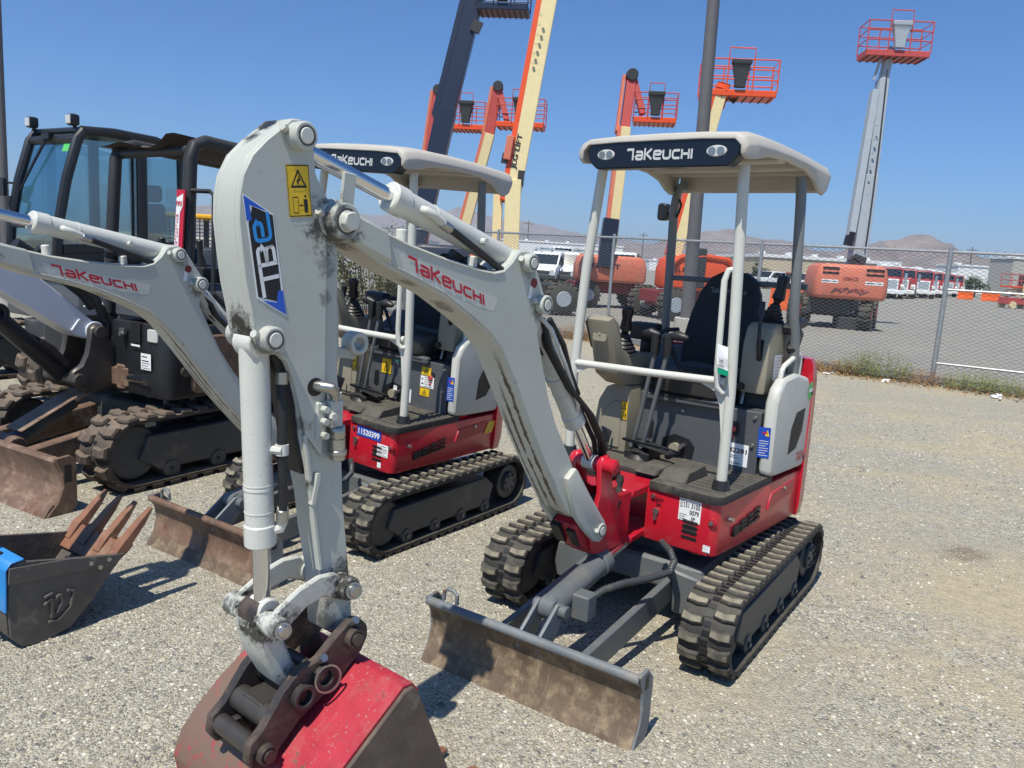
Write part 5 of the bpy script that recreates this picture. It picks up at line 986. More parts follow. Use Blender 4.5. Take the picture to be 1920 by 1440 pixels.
    U(MB().cyl((.66, .26, .62), (.66, .26, .80), .085, n=18).box(.50, .74, .16, .35, .64, .78), 'swing_cylinder_mount', 'blade_rusty', sw, bevel=.01); U(MB().cyl((.70, .30, .71), (.74, .62, .72), .035, n=14), 'swing_rod', 'chrome', sw)
    bo = U(MB().py([(.80, .98), (.86, .97), (.95, 1.0), (1.15, 1.13), (1.6, 1.42), (2.1, 1.85), (2.5, 2.0), (2.5, 2.2), (2.05, 2.12), (1.5, 1.66), (1.05, 1.29), (.88, 1.14), (.80, 1.08)], -.105, .105), 'boom', 'boom_pearl', bevel=.008)
    U(MB().bar((.93, .106, 1.12), (.99, .106, 1.04), .02, .02).cyl((.83, .10, 1.03), (.83, .125, 1.03), .07, n=18), 'foot_boss', 'boom_pearl', bo, bevel=.004)
    bc = U(MB().cyl((1.0, 0, .72), (1.45, 0, 1.16), .062, n=18), 'boom_cylinder', 'cab_black'); U(MB().cyl((1.45, 0, 1.16), (1.75, 0, 1.46), .035, n=14), 'rod', 'chrome', bc); U(MB().ring((1.45, 0, 1.17), (0, 1, 0), .035, .07, .16, 18), 'gland', 'cab_black', bc, bevel=.004)
    U(MB().tube([(.78, .04, 1.20), (.85, .03, 1.30), (1.0, .02, 1.42), (1.3, 0, 1.62)], .05, 10).tube([(.74, .09, 1.10), (.80, .09, 1.26), (.95, .09, 1.40), (1.2, .09, 1.6)], .03, 10).tube([(.72, .09, .9), (.72, .09, 1.08), (.76, .09, 1.2)], .03, 10), 'hydraulic_hoses', 'hose_black')
    U(MB().tube([(1.02, .09, .80), (1.12, .10, .92), (1.2, .09, .98)], .02, 8).tube([(1.0, -.08, .82), (1.1, -.09, .95), (1.22, -.08, 1.02)], .02, 8), 'cylinder_hoses', 'hose_black')
    # canopy frame
    U(MB().tube([(.50, -.22, 1.12), (.48, -.21, 1.6), (.45, -.18, 2.28), (.42, -.18, 2.36), (.30, -.18, 2.40), (-.75, -.18, 2.36)], .045, 14), 'roof_hoop', 'black_rops')
    ph = U(MB().tube([(.48, .66, 1.12), (.46, .65, 1.6), (.44, .66, 2.28), (.41, .66, 2.37), (.32, .66, 2.41), (-.62, .66, 2.37), (-.70, .66, 2.33), (-.74, .66, 2.24), (-.76, .66, 1.2)], .048, 14), 'roof_hoop', 'black_rops')
    for p_, q_, r_ in (((-.74, -.18, 1.2), (-.74, -.18, 2.36), .045), ((.42, -.18, 2.32), (.42, .66, 2.34), .035), ((-.70, -.18, 2.34), (-.70, .66, 2.34), .04)): U(MB().tube([p_, q_], r_, 12), 'cross_bar', 'black_rops')
    can = MB(); nx, ny = 14, 10; V = []
    for i in range(nx+1):
        for j in range(ny+1):
            u, v = i/nx, j/ny; x = .52-1.24*u; y = -.27+.86*v
            z = 2.385+.035*math.sin(v*7+u*3)*(1-u*.6)-.03*u-(.07*(1-v)**3 if u < .2 else 0)+(.06*math.exp(-((v-.93)/.10)**2)*(1-u)**2)+.05*math.exp(-((v-.0)/.08)**2)*(u < .1)
            V.append((x, y, z))
    can.add(V, [(i*(ny+1)+j, i*(ny+1)+j+1, (i+1)*(ny+1)+j+1, (i+1)*(ny+1)+j) for i in range(nx) for j in range(ny)]); can.add([(v[0], v[1], v[2]-.006) for v in V], [(i*(ny+1)+j, (i+1)*(ny+1)+j, (i+1)*(ny+1)+j+1, i*(ny+1)+j+1) for i in range(nx) for j in range(ny)])
    U(can, 'roof_sheet', 'canvas_brown', recalc=False, smooth=30)
    U(MB().tube([(.46, .68, 2.06), (.42, .84, 2.06), (.41, .87, 2.03), (.41, .86, 1.2)], .016, 8), 'grab_handle', 'black_rops')
    fs = U(MB().bar((.53, .64, 1.55), (.515, .665, 2.06), .085, .012, up=(1, 0, 0)), 'extinguisher_sign', 'ink_red')
    def on_sign(y, z): z = 1.55+(z-1.45)*1.135; t_ = (z-1.55)/.51; return Vector((.5385-.015*t_, .64+.025*t_-.0425+y*.085, z))
    mb = MB(); mb.add([on_sign(.04, 1.50), on_sign(.5, 1.465), on_sign(.72, 1.52), on_sign(.55, 1.52), on_sign(.55, 1.76), on_sign(.85, 1.80), on_sign(.85, 1.875), on_sign(.05, 1.85)], [(0, 1, 2, 3, 4, 5, 6, 7)]); U(mb, 'white_panel', 'ink_white', fs, recalc=False, smooth=0)
    mb = MB(); wd = 'EXTINGUISHER'
    for i, ch in enumerate(wd): put_text(mb, ch, on_sign(.14, 1.755-(i+1)*.0205)+Vector((.0018, 0, 0)), (0, .026 if ch != 'I' else .008, 0), (0, 0, .0165), .02)
    put_text(mb, 'FIRE', on_sign(.08, 1.80)+Vector((.0018, 0, 0)), (0, .062, 0), (0, 0, .034), .02); U(mb, 'sign_lettering', 'ink_red', fs, recalc=False, smooth=0)
    U(MB().loft([[(x, y, z) for x, y in rrect(-.45, .0, .0, .46, .08)] for z in (1.35, 1.48)]), 'seat', 'seat_vinyl', bevel=.02)
    U(MB().bar((-.42, .23, 1.45), (-.50, .23, 1.85), .42, .10, up=(1, 0, 0)), 'backrest', 'seat_black', bevel=.03)
    for y in (.02, .46): U(MB().box(-.2, .25, y-.09, y+.09, 1.35, 1.52).tube([(.18, y, 1.5), (.2, y, 1.62), (.21, y, 1.72)], [.04, .02, .028], 10), 'control_console', 'plastic_black', bevel=.02)
    U(MB().cyl((.05, .80, 1.47), (.05, .80, 1.52), .10, n=16), 'worn_arm_pad', 'foam_orange', bevel=.02); U(MB().box(-.25, .2, .72, .86, 1.38, 1.47), 'arm_rest', 'seat_vinyl', bevel=.03)
    return root
old_excavator()

# ------------------------------------------------------------------ larger machine with closed black cab
def cab_machine():
    root = thing('cab_excavator', 'large black machine with closed glass cab and two roof work lights at left', 'excavator', (-4.73, 9.40, 0), R(-122))
    U = lambda mb, nm, m_, par=None, **k: mb.build(nm, m_, par or root, None, **k)
    for s_ in (1, -1): track(root, s_*.78, .20, 1.15, .33, .03, 30, 'rubber_brown')
    U(MB().box(-.7, .8, -.6, .6, .35, .70), 'undercarriage_frame', 'frame_dark', bevel=.02)
    U(MB().pz([(.80, -.98), (.80, .55), (.6, .60), (-.9, .62), (-1.4, .5), (-1.55, 0), (-1.4, -.8), (-1.0, -1.0)], .72, 1.15), 'house_body', 'panel_grey', bevel=.04, seg=2)
    en = U(MB().box(-1.45, .55, -1.0, -.60, 1.15, 1.62).box(-1.5, -.75, -.6, .55, 1.15, 1.60), 'engine_hood', 'panel_grey', bevel=.05, seg=2)
    for i in range(6): U(MB().box(-.1+i*.07, -.06+i*.07, -1.003, -.99, 1.3, 1.52), 'hood_slot', 'ink_black', en)
    for z in (1.32, 1.40, 1.48): U(MB().bar((.50, .60, z-.1), (-.6, .63, z-.1), .02, .03), 'red_rail', 'truck_red', en)
    inv = Matrix.Rotation(R(122), 4, 'Z'); wc = inv @ (at(190, 600, 8.0)-Vector((-4.73, 9.40, 0)))
    U(MB().loft([[(wc.x+x, wc.y+y, z) for x, y in rrect(-.16, .16, -.16, .16, .05)] for z in (.6, wc.z+.10)]+[[(wc.x+x, wc.y+y, wc.z+.17) for x, y in rrect(-.10, .10, -.10, .10, .05)]]), 'white_tank', 'van_white', bevel=.02, seg=2)
    # cab: pillars, beams, glass
    Y0, Y1 = -.56, .48; fb, ft, rb = .98, .70, -.62; zb, zt, zm = 1.15, 2.80, 1.72
    cab_ = U(MB().box(rb, .78, Y0, Y1, 1.10, 1.24).px([(Y0+.02, 1.2), (Y0+.10, 1.2), (Y0+.10, 2.6), (Y0+.02, 2.6)], rb, rb+.1), 'cab_floor', 'cab_black', bevel=.01)
    def pillar(p, q, w_, d_, nm='cab_pillar'): return U(MB().bar(p, q, w_, d_, up=(1, 0, 0)), nm, 'cab_black', bevel=.015)
    for y in (Y0+.04, Y1-.04):
        U(MB().tube([(.80, y, 1.18), (.95, y, 1.45), (.93, y, 1.75), (.83, y, 2.25), (.70, y, 2.68), (.62, y, 2.78)], .052, 10), 'front_pillar', 'cab_black')
        pillar((-.02, y, 1.2), (-.02, y, 2.74), .09, .10); pillar((rb+.05, y, 1.2), (rb+.08, y, 2.7), .09, .12)
        U(MB().tube([(.66, y, 2.77), (.3, y, 2.80), (-.2, y, 2.79), (rb+.08, y, 2.70)], .05, 10), 'roof_beam', 'cab_black')
        U(MB().bar((.90, y, 1.52), (rb+.05, y, 1.62), .05, .10), 'waist_beam', 'cab_black', bevel=.01); U(MB().py([(.80, 1.2), (.92, 1.5), (-.02, 1.58), (-.02, 1.2)], y-.012, y+.012), 'door_panel', 'cab_black')
        U(MB().py([(-.02, 1.2), (-.02, 1.62), (rb+.05, 1.62), (rb+.05, 1.2)], y-.010, y+.010), 'rear_side_panel', 'blade_grey' if y > 0 else 'cab_black')
        U(MB().py([(.88, 1.56), (.86, 1.9), (.74, 2.4), (.64, 2.68), (.02, 2.72), (.02, 1.64)], y-.004, y+.004), 'door_glass', 'cab_glass'); U(MB().py([(-.06, 1.66), (-.06, 2.70), (rb+.12, 2.64), (rb+.12, 1.66)], y-.004, y+.004), 'side_glass', 'cab_glass')
    U(MB().loft([[(.66, Y0, 2.75), (rb, Y0, 2.70), (rb, Y1, 2.70), (.66, Y1, 2.75)], [(.64, Y0+.02, 2.82), (rb+.02, Y0+.02, 2.77), (rb+.02, Y1-.02, 2.77), (.64, Y1-.02, 2.82)]]), 'cab_roof', 'cab_black', bevel=.02)
    U(MB().sheet([(.93, 1.75), (.83, 2.25), (.71, 2.64)], Y0+.08, Y1-.08, .006), 'windscreen', 'cab_glass'); U(MB().sheet([(.84, 1.2), (.955, 1.45), (.93, 1.72)], Y0+.08, Y1-.08, .006), 'lower_windscreen', 'cab_glass')
    U(MB().tube([(.94, Y0+.06, 1.74), (.94, Y1-.06, 1.74)], .022, 8), 'windscreen_bar', 'cab_black'); U(MB().tube([(.69, Y0+.05, 2.68), (.69, Y1-.05, 2.68)], .05, 8), 'front_header', 'cab_black')
    U(MB().box(rb-.0, rb+.006, Y0+.1, Y1-.1, 1.66, 2.66), 'rear_glass', 'cab_glass')
    for y in (Y0+.13, Y1-.09):
        l_ = U(MB().box(.67, .77, y-.06, y+.06, 2.81, 2.93), 'work_light', 'plastic_black', bevel=.03, seg=2); U(MB().box(.765, .775, y-.045, y+.045, 2.825, 2.915), 'lens', 'lamp_glass', l_, bevel=.01); U(MB().cyl((.70, y, 2.78), (.70, y, 2.86), .02, n=8), 'bracket', 'plastic_black', l_)
    U(MB().tube([(.74, -.05, 2.72), (.83, -.20, 2.42), (.90, -.34, 2.15)], .012, 6).tube([(.745, -.10, 2.70), (.85, -.25, 2.36), (.90, -.36, 2.12)], .008, 6).box(.72, .78, -.13, .02, 2.68, 2.74), 'wiper', 'plastic_black')
    U(MB().tube([(.05, Y1+.03, 1.62), (.05, Y1+.03, 2.6)], .016, 8), 'door_rail', 'plastic_black'); U(MB().tube([(.2, .0, 2.82), (.2, .03, 2.87), (.2, .09, 2.87), (.2, .12, 2.82)], .012, 6), 'lifting_eye', 'cab_black')
    U(MB().box(.40, .62, -.12, .32, 1.2, 1.62), 'dashboard', 'plastic_black', bevel=.04); U(MB().box(.55, .66, -.40, -.14, 1.25, 1.62), 'control_console', 'panel_grey', bevel=.03)
    U(MB().box(-.40, -.02, -.26, .20, 1.35, 1.50), 'seat', 'seat_vinyl', bevel=.04); U(MB().bar((-.40, -.03, 1.48), (-.48, -.03, 2.10), .42, .10, up=(1, 0, 0)), 'backrest', 'seat_black', bevel=.04); U(MB().px(rrect(-.17, .10, 2.12, 2.32, .06), -.52, -.44), 'head_rest', 'seat_black', bevel=.02)
    mb = MB(); quad(mb, (.741, .20, 2.55), (0, .12, 0), (-.028, 0, .085)); U(mb, 'glass_sticker', 'sticker_green', recalc=False, smooth=0)
    U(MB().px(rrect(Y0-.06, Y0+.04, 2.05, 2.25, .02), .96, 1.0).tube([(.86, Y0+.02, 2.2), (.97, Y0-.02, 2.2)], .012, 6).tube([(.97, -.42, 2.05), (.99, -.42, 1.95), (.97, -.40, 1.88)], .02, 6), 'mirror', 'plastic_black')
    return root
cab_machine()
# ------------------------------------------------------------------ boom lifts behind the fence
def basket(par, c_, ax, W=1.9, D_=.9, H_=1.1, rail='jlg_orange', floor='jlg_orange', box='chassis_dark', bev=0):
    ax = Vector(ax).normalized(); dx = Vector((-ax.y, ax.x, 0)); P = lambda u, v, z: Vector(c_)+ax*u+dx*v+Z*z
    b = MB()
    b.loft([[P(u, v, z) for u, v in ((-W/2, -D_/2), (W/2, -D_/2), (W/2, D_/2), (-W/2, D_/2))] for z in (0, .20)]); pl = b.build('platform', floor, par, bevel=.02)
    r = MB(); rr = .021
    for u in (-W/2, -W*.17, W*.17, W/2):
        for v in (-D_/2, D_/2): r.tube([P(u, v, .15), P(u, v, H_)], rr, 6)
    for z in (.5, .8, H_):
        r.tube([P(-W/2, -D_/2, z), P(W/2, -D_/2, z), P(W/2, D_/2, z), P(-W/2, D_/2, z), P(-W/2, -D_/2, z)], rr, 6)
    r.tube([P(-W*.17, -D_/2, H_), P(-W*.17, -D_/2, H_+.33), P(W*.17, -D_/2, H_+.33), P(W*.17, -D_/2, H_)], rr, 6)
    struct(r.build('guard_rails', rail, pl), 'stuff')
    k = MB(); k.loft([[P(u*s, -D_/2-.02+v*s, z) for u, v in ((-.30, -.12), (.30, -.12), (.30, .16), (-.30, .16))] for s, z in ((.55, .25), (.6, .50), (.82, .78), (.85, .92), (1.0, .95), (1.0, 1.08))]); k.build('control_box', box, pl, bevel=.02)
    m_ = MB(); m_.box(0, 0, 0, 0, 0, 0); 
    g = MB()
    for i in range(9): g.bar(P(-W/2+W*(i+.5)/9, -D_/2, -.015), P(-W/2+W*(i+.5)/9, D_/2, -.015), .03, .03)
    struct(g.build('floor_slats', 'chassis_dark', pl), 'stuff')
def wheel(par, c_, ax, r, w_, rim):
    ax = Vector(ax).normalized(); c_ = Vector(c_); t = MB(); n = 24
    for s in (0,): t.tube([c_-ax*w_/2, c_-ax*w_*.42, c_+ax*w_*.42, c_+ax*w_/2], [r*.86, r*.97, r*.97, r*.86], n)
    u = ax.orthogonal().normalized(); b = ax.cross(u)
    for i in range(18):
        a = i*2*math.pi/18; d = u*math.cos(a)+b*math.sin(a)
        for s in (-1, 1): t.bar(c_+d*r*.97+ax*s*w_*.05, c_+d*r*.985+ax*s*w_*.48+(u*-math.sin(a)+b*math.cos(a))*r*.10, .07*r/.5, .07*r/.5, up=d)
    wo = t.build('wheel', 'tyre', par); m2 = MB()
    for s in (-1, 1): m2.cyl(c_+ax*s*w_*.40, c_+ax*s*(w_/2+.012), r*.55, r*.45, n=16)
    m2.build('rim', rim, wo)
def chassis(par, base, yaw, L, W, r, col, rim, z0=.55, h=.4, lab=None):
    f = Vector((math.cos(yaw), math.sin(yaw), 0)); s_ = Vector((-f.y, f.x, 0)); P = lambda a, b, z: Vector(base)+f*a+s_*b+Z*z
    m_ = MB(); V = [[P(a, b, z) for a, b in ((-L/2, -W*.28), (L/2, -W*.28), (L/2, W*.28), (-L/2, W*.28))] for z in (z0, z0+h)]; m_.loft(V)
    for e_ in (-1, 1): m_.bar(P(e_*L*.36, -W*.42, r), P(e_*L*.36, W*.42, r), .22, .22)
    ch = m_.build('chassis', col, par, bevel=.03)
    for a in (-1, 1):
        for b in (-1, 1): wheel(par, P(a*L*.37, b*W*.46, r), s_, r, r*.75, rim)
    return P, f, s_
def counterhood(par, base, yaw, L, W, z0, z1, col, nm='turntable', rnd=.25, back=.0):
    f = Vector((math.cos(yaw), math.sin(yaw), 0)); s_ = Vector((-f.y, f.x, 0)); P = lambda a, b, z: Vector(base)+f*a+s_*b+Z*z
    rings = []
    for z, k, e in ((z0, .92, .94), (z0+.10, 1, 1), (z0+(z1-z0)*.6, 1, 1), (z1-.10, .93, .97), (z1, .78, .90)):
        rings.append([P(a*k, b*e, z) for a, b in rrect(-L/2, L/2, -W/2, W/2, rnd, 4)])
    o = MB().loft(rings).build(nm, col, par, bevel=.01, smooth=40); return o, P, f, s_
def boom_seg(par, p, q, w_, h_, m_, nm='boom_section', w2=None, h2=None, side=None, m2=None):
    d = (Vector(q)-Vector(p)).normalized(); up = Vector((0, 0, 1)) if abs(d.z) < .9 else Vector((0, -1, 0))
    o = MB().bar(p, q, w_, h_, up=up, a2=w2, b2=h2).build(nm, m_, par, bevel=.015)
    if side:
        sd_ = d.cross(up).normalized(); MB().bar(Vector(p)+sd_*side, Vector(q)+sd_*side, w_*.32, h_*1.02, up=up).build('side_channel', m2, o, bevel=.01)
    return o
def text_on(par, s_, o, eu, ev, m_='ink_black', nm='lettering'):
    mb = MB(); put_text(mb, s_, o, eu, ev, .02); return mb.build(nm, m_, par, recalc=False, smooth=0)
G = 'boom lifts behind the fence'
CAMR = Vector((1, 0, 0))
def lift_root(lb, base): return thing('boom_lift', lb, 'boom lift', base, 0, G)
def rel(root, v): return Vector(v)-root.location

# lift with red tip jib and faded orange hood (between left canopy post and light pole)
b0 = Vector((3.55, 31.0, 0)); r = lift_root('boom lift with faded orange hood seen between canopy post and light pole', b0)
chassis(r, (0, 0, 0), R(12), 3.2, 2.1, .48, 'chassis_maroon', 'lift_grey')
ho, P, f, s_ = counterhood(r, (-.1, -.35, 0), R(8), 2.55, 1.5, .98, 1.98, 'faded_orange', rnd=.12)
text_on(ho, 'JLG LIFT', P(-1.22, -.765, 1.45), f*1.45, Z*.22, 'lift_navy')
j0 = rel(r, at(1132, 500, 30)); j1 = rel(r, at(1150, 400, 30)); j2 = rel(r, at(1165, 245, 30.3)); j3 = rel(r, at(1184, 145, 30.6))
boom_seg(r, j0, rel(r, at(1146, 410, 30)), .55, .6, 'lift_navy', 'boom_base'); boom_seg(r, rel(r, at(1143, 470, 30)), rel(r, at(1171, 240, 30.3)), .42, .5, 'jlg_cream', side=-.20, m2='faded_orange'); boom_seg(r, rel(r, at(1170, 250, 30.3)), j3, .34, .40, 'lift_red', 'fly_section', side=-.28, m2='faded_orange')
boom_seg(r, rel(r, at(1186, 140, 30.6)), rel(r, at(1205, 215, 30.4)), .22, .3, 'lift_red', 'jib'); MB().cyl(j3-Vector((0, .3, -.05)), j3+Vector((0, .3, .05)), .22, n=14).build('knuckle', 'chassis_dark', r, bevel=.02)
basket(r, rel(r, at(1226, 234, 30.4)), (1, -.12, 0), 1.55, .9, 1.05, 'lift_red', 'jlg_orange')

# bright orange lift right behind the light pole
b0 = Vector((5.75, 26.6, 0)); r = lift_root('bright orange boom lift with rounded hood directly behind the light pole', b0)
chassis(r, (0, 0, 0), R(20), 3.2, 2.1, .52, 'chassis_maroon', 'lift_grey')
ho, P, f, s_ = counterhood(r, (-.05, -.5, 0), R(10), 2.35, 1.6, 1.0, 2.05, 'jlg_orange', rnd=.5)
text_on(ho, 'JLG', P(-.98, -.815, 1.50), f*.46, Z*.25); MB().loft([[P(a, b, z) for a, b in ((-.55, -.84), (.05, -.84), (.05, -.70), (-.55, -.70))] for z in (1.1, 2.35)]).build('engine_grille', 'chassis_dark', ho, bevel=.03)
mb = MB(); [mb.tube([P(-1.10, v, 1.78), P(-.8, v, 2.03), P(0, v, 2.10), P(.8, v, 2.03), P(1.12, v, 1.70)], .09, 8) for v in (-.76,)]; mb.build('hood_rib', 'jlg_orange', ho)
boom_seg(r, rel(r, at(1262, 480, 26)), rel(r, at(1346, 180, 26.2)), .42, .55, 'jlg_cream', side=-.19, m2='jlg_orange'); boom_seg(r, rel(r, at(1343, 205, 26.2)), rel(r, at(1355, 160, 26.4)), .40, .4, 'jlg_orange', 'boom_tip')
basket(r, rel(r, at(1380, 186, 26.3)), (1, -.1, 0), 2.3, .95, 1.1, 'jlg_orange', 'jlg_orange')
boom_seg(r, rel(r, at(1352, 165, 26.4)), rel(r, at(1380, 190, 26.3)), .2, .2, 'chassis_dark', 'rotator')

# grey boom lift with faded hood, right
b0 = Vector((11.15, 28.0, 0)); r = lift_root('grey boom lift with faded orange hood and black chassis at right', b0)
chassis(r, (0, 0, 0), R(62), 3.0, 2.45, .52, 'chassis_dark', 'lift_red', .5, .5)
ho, P, f, s_ = counterhood(r, (-.12, -.95, 0), R(-8), 2.32, 1.9, 1.02, 2.15, 'faded_orange', rnd=.22)
for (a0, a1) in ((-.96, -.45), (.40, .96)):
    for z in (1.82, 1.98): MB().loft([[P(a, b, zz) for a, b in ((a0, -.958), (a1, -.958), (a1, -.90), (a0, -.90))] for zz in (z, z+.06)]).build('hood_slot', 'ink_black', ho)
    MB().loft([[P(a, b, zz) for a, b in ((a0, -.956), (a1, -.956), (a1, -.93), (a0, -.93))] for zz in (1.52, 1.63)]).build('hood_label', 'sticker_white', ho)
    mb = MB(); stroke(mb, [(.05, .5), (.55, .5)], .28, P(a0, -.9575, 1.52), f*(a1-a0), Z*.11); stroke(mb, [(.62, .5), (.94, .5)], .22, P(a0, -.9575, 1.52), f*(a1-a0), Z*.11); mb.build('lettering', 'ink_black', ho, recalc=False, smooth=0)
text_on(ho, '10064120', P(-.30, -.958, 1.62), f*.48, Z*.13, 'chassis_maroon'); text_on(ho, 'SKYJACK', P(-.55, -.955, 1.20), f*1.0, Z*.17, 'chassis_maroon'); mb = MB(); stroke(mb, [(0, .1), (.1, .8), (.25, .2), (.4, .9), (.5, .3), (.65, .8), (.8, .1), (1, .6)], .06, P(-.62, -.956, 1.16), f*1.15, Z*.26); mb.build('hood_graphic', 'chassis_dark', ho, recalc=False, smooth=0)
d_ = Vector((1, -.14, 0)); text_on(r, '4X4', rel(r, at(1580, 588, 26.55)), d_*.36, Z*.16, 'lift_grey')
MB().bar(rel(r, at(1565, 606, 26.9)), rel(r, at(1630, 610, 26.7)), .9, .50).build('axle_cover', 'chassis_dark', r, bevel=.03)
boom_seg(r, rel(r, at(1604, 498, 27.4)), rel(r, at(1631, 330, 27.6)), .46, .55, 'lift_grey', 'boom_base', .42, .48); boom_seg(r, rel(r, at(1630, 340, 27.6)), rel(r, at(1655, 150, 27.9)), .36, .45, 'lift_grey', 'boom_section', .32, .38); boom_seg(r, rel(r, at(1654, 160, 27.9)), rel(r, at(1669, 90, 28)), .24, .30, 'lift_grey', 'fly_section')
MB().bar(rel(r, at(1594, 445, 27.2)), rel(r, at(1640, 170, 27.8)), .22, .30, up=(0, -1, 0)).build('cable_track', 'lift_grey', r, bevel=.01); MB().bar(rel(r, at(1589, 460, 27.2)), rel(r, at(1596, 435, 27.2)), .2, .3, up=(0, -1, 0)).build('cable_mouth', 'ink_black', r)
for i in range(9):
    p_ = rel(r, at(1645-i*4.2, 235+i*26, 27.35)); MB().cyl(p_, p_-Vector((0, .05, 0)), .04, n=8).build('wear_bolt', 'lift_grey', r)
MB().tube([rel(r, at(1664, 130, 27.5)), rel(r, at(1650, 260, 27.3)), rel(r, at(1632, 400, 27.1)), rel(r, at(1622, 470, 27.1))], .025, 6).build('hydraulic_hose', 'chassis_dark', r)
MB().bar(rel(r, at(1638, 150, 27.8)), rel(r, at(1655, 100, 27.8)), .07, .07).build('level_link', 'lift_grey', r); MB().tube([rel(r, at(1588, 490, 27)), rel(r, at(1600, 480, 27)), rel(r, at(1612, 488, 27))], .04, 8).build('hose_loop', 'chassis_dark', r)
basket(r, rel(r, at(1673, 112, 27.9)), (1, -.06, 0), 2.05, .9, 1.1, 'lift_red', 'lift_red', 'lift_grey'); MB().bar(rel(r, at(1600, 506, 27.2)), rel(r, at(1612, 480, 27.2)), .35, .4).build('boom_pivot', 'chassis_dark', r)

# navy boom lift
b0 = Vector((-2.2, 26.5, 0)); r = lift_root('dark navy boom lift reaching out of the top of the picture', b0)
chassis(r, (0, 0, 0), R(30), 3.6, 2.4, .55, 'chassis_dark', 'lift_grey'); counterhood(r, (0, -.2, 0), R(10), 3.0, 1.6, 1.0, 1.95, 'lift_navy')
boom_seg(r, rel(r, at(779, 470, 26)), rel(r, at(838, 205, 26.3)), .60, .68, 'lift_navy', 'boom_base'); boom_seg(r, rel(r, at(834, 225, 26.3)), rel(r, at(893, -12, 26.6)), .52, .6, 'lift_navy', 'boom_section', side=-.33, m2='lift_navy'); MB().bar(rel(r, at(889, 60, 26.2)), rel(r, at(898, 40, 26.2)), .15, .3).build('sensor_bracket', 'chassis_dark', r)
basket(r, rel(r, at(944, 26, 26.4)), (1, -.1, 0), 1.6, .9, 1.1, 'lift_navy', 'lift_navy')

# tall cream lift
b0 = Vector((-.1, 25.4, 0)); r = lift_root('tall cream boom lift with orange side channel, tip above the picture', b0)
chassis(r, (0, 0, 0), R(15), 3.4, 2.3, .52, 'chassis_dark', 'lift_grey'); counterhood(r, (-.5, -.3, 0), R(5), 2.2, 1.6, 1.0, 1.75, 'faded_orange')
boom_seg(r, rel(r, at(930, 480, 25.3)), rel(r, at(934, 365, 25.4)), .28, .5, 'jlg_cream', 'riser'); boom_seg(r, rel(r, at(958, 478, 25)), rel(r, at(963, 340, 25.2)), .48, .7, 'jlg_cream', 'boom_base')
bs_ = boom_seg(r, rel(r, at(958, 380, 25.2)), rel(r, at(1033, -25, 25.8)), .52, .62, 'jlg_cream', side=-.27, m2='jlg_orange')
q0, q1 = rel(r, at(969, 318, 24.96)), rel(r, at(983, 253, 25.06)); text_on(bs_, 'JLG LIFT', q0, q1-q0, Vector((-.20, 0, .04)), 'ink_black')
for i in range(6): p_ = rel(r, at(999+i*3.1, 118-i*18, 25.2)); MB().cyl(p_, p_-Vector((0, .06, 0)), .045, n=8).build('wear_bolt', 'jlg_cream', bs_)
MB().bar(rel(r, at(950, 300, 25)), rel(r, at(958, 255, 25)), .22, .3, up=(0, -1, 0)).build('hose_guard', 'faded_orange', r, bevel=.02); MB().bar(rel(r, at(945, 306, 25)), rel(r, at(949, 288, 25)), .2, .2).build('hose_mouth', 'chassis_dark', r); MB().bar(rel(r, at(975, 350, 25)), rel(r, at(978, 320, 25)), .12, .2).build('limit_switch', 'chassis_dark', r)

# two lifts with folded jibs
def jib_lift(b0, Y, lb, lo, mid, tip, jend, bk, W=1.75):
    r = lift_root(lb, b0); chassis(r, (0, 0, 0), R(10), 3.5, 2.3, .52, 'chassis_maroon', 'lift_grey'); counterhood(r, (0, -.3, 0), R(6), 2.9, 1.5, 1.0, 1.95, 'jlg_orange', rnd=.3)
    boom_seg(r, rel(r, at(*lo, Y)), rel(r, at(*mid, Y)), .40, .5, 'jlg_cream', side=-.22, m2='faded_orange'); boom_seg(r, rel(r, at(*mid, Y)), rel(r, at(*tip, Y)), .36, .42, 'lift_red', 'fly_section', side=-.24, m2='faded_orange')
    boom_seg(r, rel(r, at(tip[0]+1, tip[1]-4, Y)), rel(r, at(*jend, Y-.2)), .22, .3, 'lift_red', 'jib'); t = rel(r, at(*tip, Y)); MB().cyl(t-Vector((0, .28, -.05)), t+Vector((0, .28, .05)), .2, n=14).build('knuckle', 'chassis_dark', r, bevel=.02)
    basket(r, rel(r, at(*bk, Y-.2)), (1, -.12, 0), W, .9, 1.05, 'lift_red', 'jlg_orange')
jib_lift(Vector((-1.6, 32.5, 0)), 32, 'boom lift with red folded jib left of the tall cream boom', (868, 440), (918, 252), (934, 166), (953, 238), (976, 242), 1.85)
jib_lift(Vector((-4.2, 33.5, 0)), 33, 'boom lift with red folded jib partly hidden by the navy boom', (775, 460), (806, 285), (822, 172), (850, 240), (876, 246), 1.5)

